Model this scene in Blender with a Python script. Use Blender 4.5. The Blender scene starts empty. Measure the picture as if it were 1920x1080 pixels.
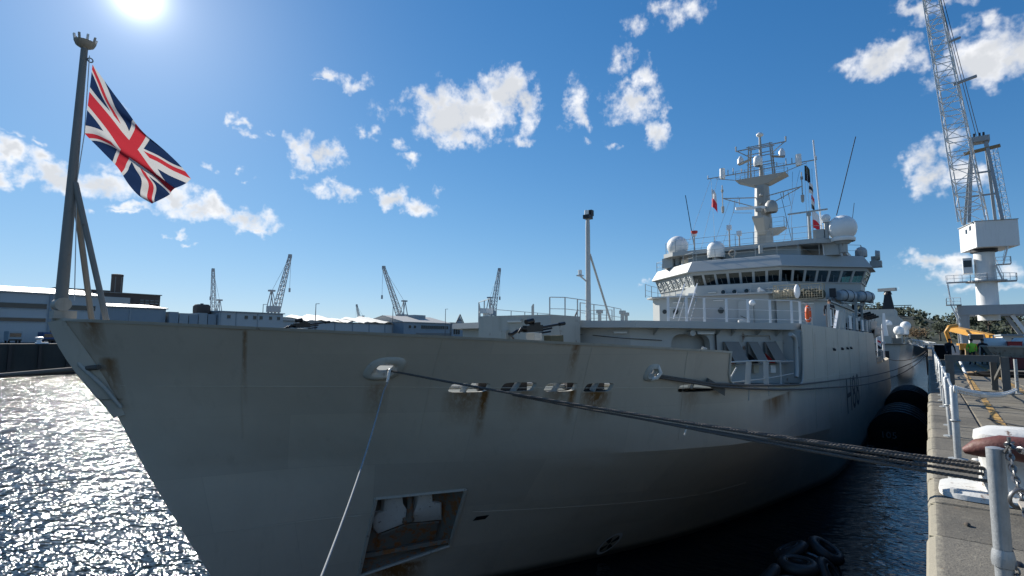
import bpy, bmesh, math, random
from mathutils import Vector, Matrix
from mathutils.geometry import delaunay_2d_cdt
scene = bpy.context.scene
COL = scene.collection
rad = math.radians

# ------------------------------------------------------------------ camera
# world: X runs along the quay away from the camera, Y across the basin, Z up, quay surface z = 0
EYE = Vector((0, 0, 1.59))
HEAD, PITCH, ROLL = rad(38.3), math.atan(.0956), rad(0.4)
fwd = Vector((math.cos(HEAD)*math.cos(PITCH), math.sin(HEAD)*math.cos(PITCH), math.sin(PITCH)))
r0 = Vector((math.sin(HEAD), -math.cos(HEAD), 0)); u0 = r0.cross(fwd)
right = math.cos(ROLL)*r0 + math.sin(ROLL)*u0; up = -math.sin(ROLL)*r0 + math.cos(ROLL)*u0
cam = bpy.data.cameras.new('camera'); camo = bpy.data.objects.new('camera', cam); COL.objects.link(camo)
m = Matrix((right, up, -fwd)).transposed().to_4x4(); m.translation = EYE
camo.matrix_world = m
cam.sensor_width = 36; cam.lens = 985/1920*36; cam.clip_start = .05; cam.clip_end = 9000
scene.camera = camo

# ------------------------------------------------------------------ sky, sun, exposure
SUN_AZ, SUN_EL = rad(75.53), rad(28.6)          # azimuth measured from +X towards +Y
sun_dir = Vector((math.cos(SUN_EL)*math.cos(SUN_AZ), math.cos(SUN_EL)*math.sin(SUN_AZ), math.sin(SUN_EL)))
sl = bpy.data.lights.new('sun', 'SUN'); sl.energy = 4.2; sl.angle = rad(.53); sl.color = (1, .95, .87)
so = bpy.data.objects.new('sun', sl); COL.objects.link(so)
so.rotation_euler = sun_dir.to_track_quat('Z', 'Y').to_euler(); so.location = sun_dir*100
vs = scene.view_settings
vs.view_transform = 'Standard'; vs.look = 'None'; vs.gamma = 1; vs.use_curve_mapping = False; vs.exposure = 0.86
scene.cycles.max_bounces = 6; scene.cycles.diffuse_bounces = 2; scene.cycles.glossy_bounces = 3; scene.cycles.volume_bounces = 1; scene.cycles.transparent_max_bounces = 12
scene.cycles.sample_clamp_indirect = 6; scene.cycles.caustics_reflective = False; scene.cycles.caustics_refractive = False

world = bpy.data.worlds.new('World'); scene.world = world; world.use_nodes = True
world.cycles.sampling_method = 'MANUAL'; world.cycles.sample_map_resolution = 256
WN = world.node_tree; WN.nodes.clear()
def nd(t, typ, **kw):
    n = t.nodes.new(typ)
    for k, v in kw.items():
        if k.startswith('i_'): n.inputs[int(k[2:])].default_value = v
        else: setattr(n, k, v)
    return n
def mth(t, op, a, b=None, c=None, clamp=False):
    n = t.nodes.new('ShaderNodeMath'); n.operation = op; n.use_clamp = clamp
    for i, v in enumerate((a, b, c)):
        if v is None: continue
        if isinstance(v, (int, float)): n.inputs[i].default_value = v
        else: t.links.new(v, n.inputs[i])
    return n.outputs[0]
def vmth(t, op, a, b=None):
    n = t.nodes.new('ShaderNodeVectorMath'); n.operation = op
    for i, v in enumerate((a, b)):
        if v is None: continue
        if isinstance(v, (tuple, list)): n.inputs[i].default_value = v
        else: t.links.new(v, n.inputs[i])
    return n.outputs[1] if op in ('LENGTH', 'DOT_PRODUCT', 'DISTANCE') else n.outputs[0]
def remap(t, v, a, b, c=0., d=1., smooth=True):
    n = t.nodes.new('ShaderNodeMapRange'); n.interpolation_type = 'SMOOTHSTEP' if smooth else 'LINEAR'; n.clamp = True
    t.links.new(v, n.inputs[0])
    for i, x in enumerate((a, b, c, d)): n.inputs[1+i].default_value = x
    return n.outputs[0]
def mixc(t, f, a, b, op='MIX'):
    n = t.nodes.new('ShaderNodeMix'); n.data_type = 'RGBA'; n.blend_type = op; n.clamp_factor = True
    for s, v in ((n.inputs[0], f), (n.inputs[6], a), (n.inputs[7], b)):
        if isinstance(v, (int, float)): s.default_value = v
        elif isinstance(v, (tuple, list)): s.default_value = tuple(v) + (() if len(v) == 4 else (1,))
        else: t.links.new(v, s)
    return n.outputs[2]
def noise(t, vec, scale, detail=4, rough=.55, dist=0., col=False, dim='3D'):
    n = t.nodes.new('ShaderNodeTexNoise'); n.noise_dimensions = dim; n.inputs['Scale'].default_value = scale
    n.inputs['Detail'].default_value = detail; n.inputs['Roughness'].default_value = rough; n.inputs['Distortion'].default_value = dist
    if vec is not None: t.links.new(vec, n.inputs['Vector'])
    return n.outputs[1 if col else 0]
SKY_STRENGTH = .11
def vadd(t, v, a):      # v + a * 1e-9: keeps the shader compiler evaluating one cloud after the other
    n = t.nodes.new('ShaderNodeVectorMath'); n.operation = 'MULTIPLY_ADD'
    t.links.new(a, n.inputs[0]); n.inputs[1].default_value = (1e-9,)*3; t.links.new(v, n.inputs[2])
    return n.outputs[0]
def build_world():
    t = WN; L = t.links
    sky = nd(t, 'ShaderNodeTexSky'); sky.sky_type = 'NISHITA'; sky.sun_disc = False
    sky.sun_elevation = SUN_EL; sky.sun_rotation = math.pi/2 - SUN_AZ
    sky.air_density = .85; sky.dust_density = .05; sky.ozone_density = 2.2; sky.altitude = 10
    hs = nd(t, 'ShaderNodeHueSaturation'); hs.inputs['Saturation'].default_value = 1.2; hs.inputs['Value'].default_value = 1.0
    tint = vmth(t, 'MULTIPLY', sky.outputs[0], (.63, .79, .99))
    roll = vmth(t, 'DIVIDE', tint, vmth(t, 'ADD', vmth(t, 'MULTIPLY', tint, (.165, .145, .125)), (1, 1, 1))); L.new(roll, hs.inputs['Color'])     # milder contrast between horizon and zenith
    tc = nd(t, 'ShaderNodeTexCoord')
    # bright circumsolar glow: forward scattering close to the sun
    ca = mth(t, 'ARCCOSINE', mth(t, 'MINIMUM', vmth(t, 'DOT_PRODUCT', tc.outputs['Generated'], tuple(sun_dir)), 1.))
    gl = mth(t, 'ADD', mth(t, 'MULTIPLY', mth(t, 'POWER', 2.71828, mth(t, 'MULTIPLY', ca, -1/rad(.75))), 26.), mth(t, 'MULTIPLY', mth(t, 'POWER', 2.71828, mth(t, 'MULTIPLY', ca, -1/rad(6.))), 2.0))
    glc = vmth(t, 'SCALE', (1., .98, .95), None); glc.node.inputs[0].default_value = (1., .98, .95); L.new(gl, glc.node.inputs[3])
    skyc = vmth(t, 'ADD', hs.outputs[0], glc)
    sx = nd(t, 'ShaderNodeSeparateXYZ'); L.new(tc.outputs['Generated'], sx.inputs[0])
    # azimuth / elevation of the sky direction, in degrees
    az = mth(t, 'MULTIPLY', mth(t, 'ARCTAN2', sx.outputs[1], sx.outputs[0]), 57.2958)
    el = mth(t, 'MULTIPLY', mth(t, 'ARCSINE', sx.outputs[2]), 57.2958)
    cb = nd(t, 'ShaderNodeCombineXYZ'); L.new(az, cb.inputs[0]); L.new(el, cb.inputs[1])
    p = cb.outputs[0]
    w1 = noise(t, p, .28, 4, .6, col=True, dim='2D')
    w = vmth(t, 'MULTIPLY', vmth(t, 'SUBTRACT', w1, (.5, .5, .5)), (5.0, 3.8, 0))
    pw_ = vmth(t, 'ADD', p, w)
    n2 = noise(t, p, .5, 6, .6, .0, dim='2D'); n3 = noise(t, p, 1.5, 4, .55, .0, dim='2D')
    nz = mth(t, 'ADD', mth(t, 'MULTIPLY', mth(t, 'SUBTRACT', n2, .5), 1.0), mth(t, 'MULTIPLY', mth(t, 'SUBTRACT', n3, .5), .34))
    nz3 = mth(t, 'MULTIPLY', mth(t, 'SUBTRACT', noise(t, p, .33, 3, .5, .0, dim='2D'), .5), 1.1)
    def background(col, t=t):
        bg = nd(t, 'ShaderNodeBackground'); bg.inputs[1].default_value = SKY_STRENGTH; t.links.new(col, bg.inputs[0]); return bg.outputs[0]
    def cloudy(lst):
        # one small node group per sector of the sky, so that only the clouds near the looked-at direction are evaluated
        g = bpy.data.node_groups.new('cloud_sector', 'ShaderNodeTree')
        for nm, ty in (('p', 'NodeSocketVector'), ('nz', 'NodeSocketFloat'), ('nz3', 'NodeSocketFloat'), ('sky', 'NodeSocketColor')):
            g.interface.new_socket(nm, in_out='INPUT', socket_type=ty)
        g.interface.new_socket('bg', in_out='OUTPUT', socket_type='NodeSocketShader')
        gi = g.nodes.new('NodeGroupInput'); go = g.nodes.new('NodeGroupOutput'); gp, gnz, gnz3, gsky = gi.outputs[0], gi.outputs[1], gi.outputs[2], gi.outputs[3]
        acc = None
        for (a, e, ra, re, wt) in lst:
            src = gp if acc is None else vadd(g, gp, acc)
            mp = nd(g, 'ShaderNodeVectorMath', operation='MULTIPLY_ADD'); g.links.new(src, mp.inputs[0])
            mp.inputs[1].default_value = (1/ra, 1/re, 0); mp.inputs[2].default_value = (-a/ra, -e/re, 0)
            ln = vmth(g, 'LENGTH', mp.outputs[0])
            v = mth(g, 'MULTIPLY', mth(g, 'SUBTRACT', 1.0, ln, clamp=True), wt)
            acc = v if acc is None else mth(g, 'MAXIMUM', acc, v)
        d = mth(g, 'ADD', acc, gnz)
        alpha = mth(g, 'MULTIPLY', remap(g, d, .14, .9), remap(g, acc, .0, .2))
        # thick bases a little greyer than the thin backlit rims
        core = remap(g, mth(g, 'ADD', mth(g, 'MULTIPLY', mth(g, 'ADD', d, acc), .5), gnz3), .42, .95)
        ccol = mixc(g, core, CLOUD_RIM, CLOUD_CORE)
        g.links.new(background(mixc(g, mth(g, 'MULTIPLY', alpha, .95), gsky, ccol), g), go.inputs[0])
        n = t.nodes.new('ShaderNodeGroup'); n.node_tree = g
        for i, s_ in enumerate((pw_, nz, nz3, skyc)): L.new(s_, n.inputs[i])
        return n.outputs[0]
    edges = [-180, -160, -140, -120, -100, -80, -60, -40, -22, -6, 5, 14, 24, 33, 39, 44, 49, 54, 60, 67, 75, 82, 100, 125, 150, 180]
    def tree(i, j):
        if j - i == 1:
            lst = [c for c in CLOUDS if c[0]-c[2]-2.6 < edges[j] and c[0]+c[2]+2.6 > edges[i]]
            return cloudy(lst) if lst else background(skyc)
        k = (i+j)//2
        mx = nd(t, 'ShaderNodeMixShader'); L.new(mth(t, 'GREATER_THAN', az, edges[k]), mx.inputs[0])
        L.new(tree(i, k), mx.inputs[1]); L.new(tree(k, j), mx.inputs[2]); return mx.outputs[0]
    low = nd(t, 'ShaderNodeMixShader'); L.new(mth(t, 'GREATER_THAN', el, 3.0), low.inputs[0])
    L.new(background(skyc), low.inputs[1]); L.new(tree(0, len(edges)-1), low.inputs[2])
    wo = nd(t, 'ShaderNodeOutputWorld'); L.new(low.outputs[0], wo.inputs[0])
CLOUD_RIM, CLOUD_CORE = (5.5, 5.5, 5.55), (3.75, 3.85, 4.0)
# azimuth, elevation, radii (degrees), weight
CLOUDS = [
(45.64,23.50,5.38,3.64,1.25), (41.76,24.18,4.52,3.30,1.20), (38.76,26.30,3.64,3.23,1.20), (36.93,24.25,2.26,3.98,0.90), (44.40,21.29,4.48,1.75,0.90),
(48.03,24.65,3.33,1.93,0.90), (37.52,21.23,2.70,1.08,0.70), (60.90,18.47,2.20,2.07,1.00), (58.35,18.35,2.28,2.11,1.00), (58.44,25.98,2.18,0.91,0.75),
(55.93,25.87,2.24,0.93,0.75), (59.06,25.32,1.34,0.48,0.60), (54.93,20.95,1.29,1.11,0.65), (53.54,21.57,1.31,1.11,0.65), (52.91,23.46,3.00,1.28,0.50),
(51.27,14.66,2.38,1.58,1.00), (48.62,13.97,2.42,1.60,1.00), (58.33,15.30,2.06,1.14,0.80), (56.00,14.89,2.11,1.16,0.80), (49.73,18.73,1.88,1.08,0.70),
(50.52,20.28,1.44,0.93,0.50), (66.98,20.11,1.09,0.80,0.70), (65.72,20.11,1.11,0.81,0.70), (65.09,18.95,1.33,0.74,0.60), (63.43,19.91,0.87,0.49,0.50),
(66.82,15.90,0.81,0.56,0.55), (65.36,15.00,0.59,0.50,0.45), (82.76,13.89,1.81,1.65,1.05), (80.63,13.89,1.94,1.71,1.05), (83.22,12.50,1.42,0.87,0.80),
(81.56,12.46,1.50,0.89,0.80), (79.82,12.80,3.48,1.40,1.05), (77.01,12.90,4.27,1.46,1.00), (75.61,14.30,2.92,1.02,0.70), (76.33,13.01,1.75,0.86,0.80),
(74.29,12.93,1.84,0.88,0.80), (82.63,15.50,1.01,0.46,0.60), (80.86,15.62,0.57,0.47,0.60), (71.69,12.91,2.63,1.71,1.10), (68.70,12.24,2.80,1.77,1.10),
(69.27,11.64,3.11,1.41,1.00), (65.66,11.21,3.33,1.46,1.00), (64.66,10.56,3.64,0.78,0.80), (71.45,11.92,3.21,1.33,0.80), (74.63,11.13,2.46,0.70,0.70),
(74.98,10.61,1.45,0.46,0.60), (70.90,9.80,1.38,0.43,0.60), (72.55,9.60,1.22,0.36,0.55), (70.43,8.96,1.07,0.37,0.50), (78.42,10.83,0.81,0.63,0.60),
(77.47,10.77,0.84,0.64,0.60), (69.53,15.86,0.99,0.54,0.50), (75.37,19.41,0.68,0.49,0.45), (83.40,14.37,0.94,0.57,0.50), (82.30,14.38,0.97,0.58,0.50),
(31.05,24.63,2.22,3.00,0.85), (30.05,23.03,1.32,1.45,0.70), (25.08,24.52,4.24,2.56,0.95), (26.17,28.33,2.03,1.95,0.70), (23.32,26.84,1.55,2.47,0.75),
(24.67,31.02,2.01,1.75,0.65), (22.13,21.70,1.65,2.87,0.85), (27.44,20.62,1.87,0.80,0.60), (26.29,20.18,1.14,0.80,0.50), (19.25,32.15,4.70,1.78,0.70),
(21.74,33.16,2.80,1.10,0.50), (30.54,20.83,1.03,0.67,0.45), (1.69,24.66,3.55,2.22,1.15), (-0.57,23.60,2.25,1.55,0.70), (-3.02,22.06,2.50,2.03,0.70),
(-5.40,22.32,3.43,2.94,1.20), (-7.28,22.08,2.18,2.86,1.10), (-3.72,24.89,1.55,1.20,0.60), (-5.44,25.01,1.46,1.17,0.60), (-0.82,27.41,2.70,1.18,0.80),
(-3.35,26.95,2.50,0.76,0.60), (-0.07,15.25,1.80,2.23,0.75), (-0.89,14.18,1.90,2.43,1.00), (-3.08,14.23,1.79,2.35,1.00), (-2.32,16.54,1.94,1.93,0.80),
(-2.84,13.61,2.46,2.49,0.90), (-0.35,6.94,2.27,1.02,0.85), (-2.43,6.62,2.46,1.43,0.95), (-2.36,5.52,2.46,1.33,0.90), (-4.97,5.53,2.26,1.59,0.60),
(-3.29,4.14,2.76,0.76,0.65), (-5.19,4.03,2.24,0.53,0.60), (24.54,5.57,0.69,0.49,0.50), (23.71,5.84,0.82,0.56,0.55), (1.02,4.73,0.37,0.29,0.45),
(61.00,16.49,1.28,0.52,0.45), (46.65,15.88,1.75,0.56,0.40), (-13.17,16.87,3.32,2.65,1.00), (-14.84,8.55,3.72,2.19,1.00), (89.87,10.78,4.00,1.80,1.00),
(87.83,16.19,1.97,0.92,0.80), (-20.56,19.68,2.34,2.17,1.00)
]
# cumulus like that in view, added to the unseen sky to brighten shaded sides
_R = random.Random(21)
for _k in range(70):
    _a = _R.choice((_R.uniform(-178, -8), _R.uniform(-178, -8), _R.uniform(104, 178))); _e = _R.uniform(8, 42); _r = _R.uniform(2., 6.5)
    for _j in range(_R.choice((1, 2, 3))): CLOUDS.append((_a+_R.uniform(-1, 1)*_r, _e+_R.uniform(-.3, .3)*_r, _r*_R.uniform(.7, 1.2), _r*_R.uniform(.35, .6), _R.uniform(.8, 1.2)))
build_world()

# ------------------------------------------------------------------ materials (all procedural)
MATS = {}
def base_mat(name):
    mt = bpy.data.materials.new(name); mt.use_nodes = True; t = mt.node_tree; t.nodes.clear()
    out = nd(t, 'ShaderNodeOutputMaterial'); b = nd(t, 'ShaderNodeBsdfPrincipled'); t.links.new(b.outputs[0], out.inputs[0])
    MATS[name] = mt
    return mt, t, b
def pos(t): return nd(t, 'ShaderNodeNewGeometry').outputs['Position']
def scaled(t, v, s): return vmth(t, 'MULTIPLY', v, s)
def bump(t, b, h, strength=.3, dist=.02, prev=None):
    n = nd(t, 'ShaderNodeBump'); n.inputs['Strength'].default_value = strength; n.inputs['Distance'].default_value = dist
    t.links.new(h, n.inputs['Height'])
    if prev is not None: t.links.new(prev, n.inputs['Normal'])
    t.links.new(n.outputs[0], b.inputs['Normal']); return n.outputs[0]
RUST = (.16, .062, .02)
def mat(name, col, rough=.55, metal=0., var=.12, sc=1.5, rust=0., bmp=.1, bsc=30., streak=.0, rustcol=RUST, spec=.5):
    mt, t, b = base_mat(name)
    p = pos(t)
    n1 = noise(t, p, sc, 5, .6); n2 = noise(t, p, sc*9, 4, .6)
    f = mth(t, 'ADD', mth(t, 'MULTIPLY', mth(t, 'SUBTRACT', n1, .5), var*2), mth(t, 'MULTIPLY', mth(t, 'SUBTRACT', n2, .5), var))
    v = mth(t, 'ADD', f, 1.0)
    c = vmth(t, 'SCALE', tuple(col), None); c.node.inputs[0].default_value = tuple(col); t.links.new(v, c.node.inputs[3])
    if streak > 0:
        ns = noise(t, scaled(t, p, (3, 3, .18)), 1.6, 5, .65)
        c = mixc(t, mth(t, 'MULTIPLY', remap(t, ns, .5, .75), streak), c, (col[0]*.45, col[1]*.4, col[2]*.34))
    if rust > 0:
        nr = noise(t, p, sc*2.2, 7, .68); nr2 = noise(t, scaled(t, p, (6, 6, .7)), 1.1, 4, .6)
        lim = .67-.3*rust
        fr = remap(t, mth(t, 'ADD', mth(t, 'MULTIPLY', nr, .65), mth(t, 'MULTIPLY', nr2, .35)), lim-.04, lim+.07)
        rc = mixc(t, n2, rustcol, tuple(x*.4 for x in rustcol))
        c = mixc(t, fr, c, rc)
    t.links.new(c, b.inputs['Base Color'])
    t.links.new(mth(t, 'ADD', mth(t, 'MULTIPLY', n2, .25), rough-.12), b.inputs['Roughness'])
    b.inputs['Metallic'].default_value = metal; b.inputs['Specular IOR Level'].default_value = spec
    if bmp: bump(t, b, noise(t, p, bsc, 3, .6), bmp, .01)
    return mt
GREY = (.5, .455, .38)
mat('ship_grey', (.37, .385, .37), .5, var=.06, sc=.8, rust=.1, bmp=.05, streak=.12)
mat('ship_grey_clean', (.41, .425, .41), .5, var=.05, sc=1.2, bmp=.04, streak=.06)
mat('ship_rusty', (.43, .42, .37), .6, var=.1, sc=1.6, rust=.17, bmp=.15, streak=.3)
mat('pocket_rust', (.15, .14, .12), .75, var=.25, sc=2.4, rust=.5, bmp=.3, rustcol=(.36, .14, .035))
mat('stencil_grey', (.2, .2, .19), .8, var=.4, sc=6)
mat('locker_grey', (.19, .185, .17), .65, var=.15, sc=3, rust=.12, bmp=.15, streak=.2)
mat('mortar', (.5, .44, .3), .9, var=.2, sc=9, bmp=.3)
mat('mast_grey', (.36, .36, .335), .5, var=.06, sc=1.2, rust=.08, bmp=.04)
mat('deck_green', (.07, .085, .08), .8, var=.2, sc=2, bmp=.2)
mat('white_paint', (.75, .76, .76), .4, var=.05, sc=2, bmp=.03, streak=.06)
mat('white_worn', (.72, .72, .69), .5, var=.1, sc=5, rust=.22, bmp=.12, streak=.12)
mat('radome', (.82, .82, .79), .35, var=.03, sc=1, bmp=.0, streak=.04)
mat('light_lens', (.72, .74, .72), .3, var=.04)
mat('pennant_black', (.07, .072, .075), .6, var=.3, sc=3)
mat('staff_grey', (.2, .19, .17), .55, var=.15, sc=2, rust=.15, bmp=.1, streak=.3)
mat('black_paint', (.012, .012, .014), .5, var=.2, sc=4, bmp=.05)
mat('gun_metal', (.03, .031, .033), .32, metal=.8, var=.2, sc=14, bmp=.05)
mat('net_tan', (.42, .37, .27), .85, var=.25, sc=6, bmp=.2)
mat('liferaft_shell', (.38, .41, .42), .45, var=.06, sc=2, streak=.1)
mat('orange_buoy', (.8, .13, .03), .5, var=.08, sc=8)
mat('red_paint', (.45, .03, .025), .5, var=.12, sc=6)
mat('red_cloth', (.7, .03, .05), .8, var=.1, sc=5)
mat('white_cloth', (.8, .8, .8), .8, var=.05, sc=5)
mat('dark_cloth', (.02, .022, .03), .9, var=.3, sc=12, bmp=.2)
mat('olive_cloth', (.06, .065, .045), .9, var=.3, sc=12, bmp=.2)
mat('hi_vis', (.38, .78, .06), .8, var=.08, sc=12, bmp=.1)
mat('skin', (.45, .26, .18), .55, var=.06, sc=20)
mat('hair', (.03, .02, .015), .7, var=.3, sc=40)
mat('galvanised', (.4, .42, .43), .45, metal=.5, var=.3, sc=16, bmp=.15, streak=.45, rust=.05)
mat('galv_rusty', (.36, .38, .38), .5, metal=.4, var=.18, sc=14, rust=.32, bmp=.1)
mat('chain_steel', (.2, .2, .2), .4, metal=.75, var=.3, sc=40, rust=.2, bmp=.1)
mat('rope_old', (.11, .1, .09), .95, var=.3, sc=30)
mat('rope_white', (.55, .56, .55), .9, var=.15, sc=30)
mat('rope_pale', (.3, .31, .31), .9, var=.15, sc=30)
mat('bollard_red', (.13, .042, .034), .6, var=.5, sc=9, rust=.3, bmp=.5, bsc=25, streak=.3)
mat('bollard_white', (.6, .6, .57), .55, var=.16, sc=5, rust=.24, bmp=.3, bsc=22, streak=.35)
mat('rubber', (.011, .011, .011), .95, var=.5, sc=3, bmp=.5, bsc=12, spec=.2)
mat('tyre_wet', (.03, .032, .034), .5, var=.3, sc=8, bmp=.2, bsc=30)
mat('timber_grey', (.13, .13, .12), .8, var=.25, sc=5, bmp=.35, streak=.3)
mat('crane_white', (.74, .74, .72), .45, var=.06, sc=.6, bmp=.04, streak=.16, rust=.06)
mat('crane_grey', (.36, .38, .39), .5, var=.1, sc=.5, bmp=.04, streak=.2, rust=.1)
mat('crane_far', (.4, .4, .4), .6, var=.15, sc=.3, bmp=0)
mat('yellow_plant', (.5, .25, .03), .45, var=.1, sc=2, rust=.1, bmp=.05)
mat('skip_rust', (.4, .36, .3), .7, var=.25, sc=1.4, rust=.3, bmp=.3, streak=.4)
mat('skip_maroon', (.13, .02, .02), .6, var=.2, sc=2, rust=.15, bmp=.1)
mat('bag_white', (.66, .65, .6), .85, var=.12, sc=3, bmp=.3, bsc=8)
mat('glass_dark', (.015, .02, .02), .06, var=.1, bmp=0)
mat('hill_ground', (.018, .026, .014), .9, var=.3, sc=.05)
mat('leaf_dark', (.03, .045, .022), .8, var=.4, sc=.12, bmp=0)
mat('leaf_autumn', (.12, .075, .03), .8, var=.3, sc=.2, bmp=0)
mat('bark', (.08, .065, .05), .9, var=.3, sc=2)
mat('clad_blue', (.24, .29, .33), .6, var=.07, sc=.15, bmp=.0, streak=.14)
mat('clad_grey', (.3, .34, .36), .6, var=.08, sc=.15, bmp=.0, streak=.12)
mat('clad_pale', (.42, .45, .46), .6, var=.07, sc=.15, bmp=.0, streak=.14)
mat('roof_pale', (.4, .39, .36), .6, var=.14, sc=.2, bmp=.0)
mat('roof_canvas', (.85, .8, .68), .7, var=.1, sc=.4, bmp=.1, bsc=1.5)
mat('brick_dark', (.09, .07, .06), .85, var=.3, sc=.6)
mat('concrete_far', (.2, .2, .19), .85, var=.2, sc=.2, streak=.2)
mat('window_dark', (.02, .022, .025), .15, var=.2, bmp=0)
mat('tarmac', (.06, .06, .06), .9, var=.25, sc=.3)
mat('lamp_steel', (.12, .13, .14), .5, metal=.4, var=.1)
mat('pallet_wood', (.3, .2, .1), .85, var=.25, sc=4)
mat('tyre_mark', (.05, .048, .045), .85, var=.3, sc=3)
mat('blue_box', (.02, .07, .2), .5, var=.1)

def stone_mat(name, cols, sc, rough=.85, lich=.0, bm=.5, arris=False):
    mt, t, b = base_mat(name); p = pos(t)
    oi = nd(t, 'ShaderNodeObjectInfo')
    n1 = noise(t, p, sc, 6, .65); n2 = noise(t, p, sc*14, 5, .7); n3 = noise(t, p, sc*70, 3, .6)
    c = mixc(t, remap(t, n1, .3, .7), cols[0], cols[1])
    c = mixc(t, mth(t, 'MULTIPLY', remap(t, n2, .5, .72), .55), c, cols[2])
    c = mixc(t, mth(t, 'MULTIPLY', remap(t, n3, .52, .66), .7), c, tuple(x*.38 for x in cols[0]))
    n0 = noise(t, p, sc*.45, 6, .7); c = mixc(t, mth(t, 'MULTIPLY', remap(t, n0, .48, .66), .6), c, tuple(x*.5 for x in cols[1]))
    hv = nd(t, 'ShaderNodeHueSaturation'); t.links.new(c, hv.inputs['Color'])
    t.links.new(mth(t, 'ADD', mth(t, 'MULTIPLY', oi.outputs['Random'], .34), .83), hv.inputs['Value']); c = hv.outputs[0]
    if arris:
        sp_ = nd(t, 'ShaderNodeSeparateXYZ'); t.links.new(p, sp_.inputs[0])
        c = mixc(t, mth(t, 'MULTIPLY', remap(t, mth(t, 'ADD', sp_.outputs[1], mth(t, 'MULTIPLY', mth(t, 'SUBTRACT', n2, .5), .12)), -.01, .05), .55), c, (.36, .33, .25))
    if lich:
        nl = noise(t, p, 2.3, 6, .7); c = mixc(t, mth(t, 'MULTIPLY', remap(t, nl, .6, .72), lich), c, (.3, .14, .04))
        ng = noise(t, scaled(t, p, (1, 1, 1)), 5.3, 5, .7); c = mixc(t, mth(t, 'MULTIPLY', remap(t, ng, .68, .74), lich), c, (.07, .09, .02))
    t.links.new(c, b.inputs['Base Color']); b.inputs['Roughness'].default_value = rough
    h = mth(t, 'ADD', mth(t, 'MULTIPLY', n2, .6), mth(t, 'MULTIPLY', n3, .4)); bump(t, b, h, bm, .012)
stone_mat('granite', ((.16, .144, .114), (.11, .102, .085), (.24, .22, .17)), .9, lich=.5, bm=.9, arris=True)
stone_mat('slab', ((.2, .175, .13), (.13, .118, .092), (.26, .235, .175)), .5, lich=.5, bm=.5)
mat('dock_wall_dark', (.05, .05, .045), .9, var=.3, sc=.2, streak=.3)
stone_mat('quay_wall_stone', ((.12, .115, .1), (.07, .075, .06), (.17, .165, .15)), .6, lich=.2)

def worn_line():
    mt, t, b = base_mat('worn_ochre_line'); p = pos(t)
    b.inputs['Base Color'].default_value = (.46, .27, .07, 1); b.inputs['Roughness'].default_value = .8
    tr = nd(t, 'ShaderNodeBsdfTransparent'); mx = nd(t, 'ShaderNodeMixShader')
    n = noise(t, p, 2.4, 8, .72); t.links.new(remap(t, n, .42, .62), mx.inputs[0])
    t.links.new(b.outputs[0], mx.inputs[1]); t.links.new(tr.outputs[0], mx.inputs[2])
    t.links.new(mx.outputs[0], [x for x in t.nodes if x.type == 'OUTPUT_MATERIAL'][0].inputs[0])
worn_line()

def water_mat():
    mt, t, b = base_mat('harbour_water'); p = pos(t)
    b.inputs['Base Color'].default_value = (.004, .009, .013, 1); b.inputs['Roughness'].default_value = .045
    b.inputs['IOR'].default_value = 1.33; b.inputs['Specular IOR Level'].default_value = .5
    d = vmth(t, 'MULTIPLY', p, (1, 1, 0))
    rot = nd(t, 'ShaderNodeMapping'); rot.inputs[2].default_value = (0, 0, rad(35)); rot.inputs[3].default_value = (1, .55, 1); t.links.new(d, rot.inputs[0]); q = rot.outputs[0]
    n1 = noise(t, q, .45, 2, .55, .3); n2 = noise(t, q, 1.75, 2, .6, .5); n3 = noise(t, q, 5.2, 1, .6, .3)
    # open water beyond the ship carries a light chop, the sheltered gap along the quay lies almost flat
    sx = nd(t, 'ShaderNodeSeparateXYZ'); t.links.new(p, sx.inputs[0])
    chop = remap(t, sx.outputs[1], 8, 18, .28, 1.)
    t.links.new(remap(t, sx.outputs[1], 8, 18, .07, .1), b.inputs['Roughness'])
    h = mth(t, 'ADD', mth(t, 'MULTIPLY', n1, .5), mth(t, 'ADD', mth(t, 'MULTIPLY', n2, .37), mth(t, 'MULTIPLY', n3, .15)))
    h = mth(t, 'MULTIPLY', h, chop)
    bump(t, b, h, 1., .5)
    return mt
water_mat()

def glass_mat():
    mt, t, b = base_mat('bridge_glass')
    tr = nd(t, 'ShaderNodeBsdfTransparent'); tr.inputs[0].default_value = (.30, .40, .37, 1)
    gl = nd(t, 'ShaderNodeBsdfGlossy'); gl.inputs['Roughness'].default_value = .03; gl.inputs[0].default_value = (.9, .95, .93, 1)
    fr = nd(t, 'ShaderNodeFresnel'); fr.inputs[0].default_value = 1.55
    mx = nd(t, 'ShaderNodeMixShader'); t.links.new(fr.outputs[0], mx.inputs[0]); t.links.new(tr.outputs[0], mx.inputs[1]); t.links.new(gl.outputs[0], mx.inputs[2])
    t.links.new(mx.outputs[0], [x for x in t.nodes if x.type == 'OUTPUT_MATERIAL'][0].inputs[0])
glass_mat()

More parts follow.
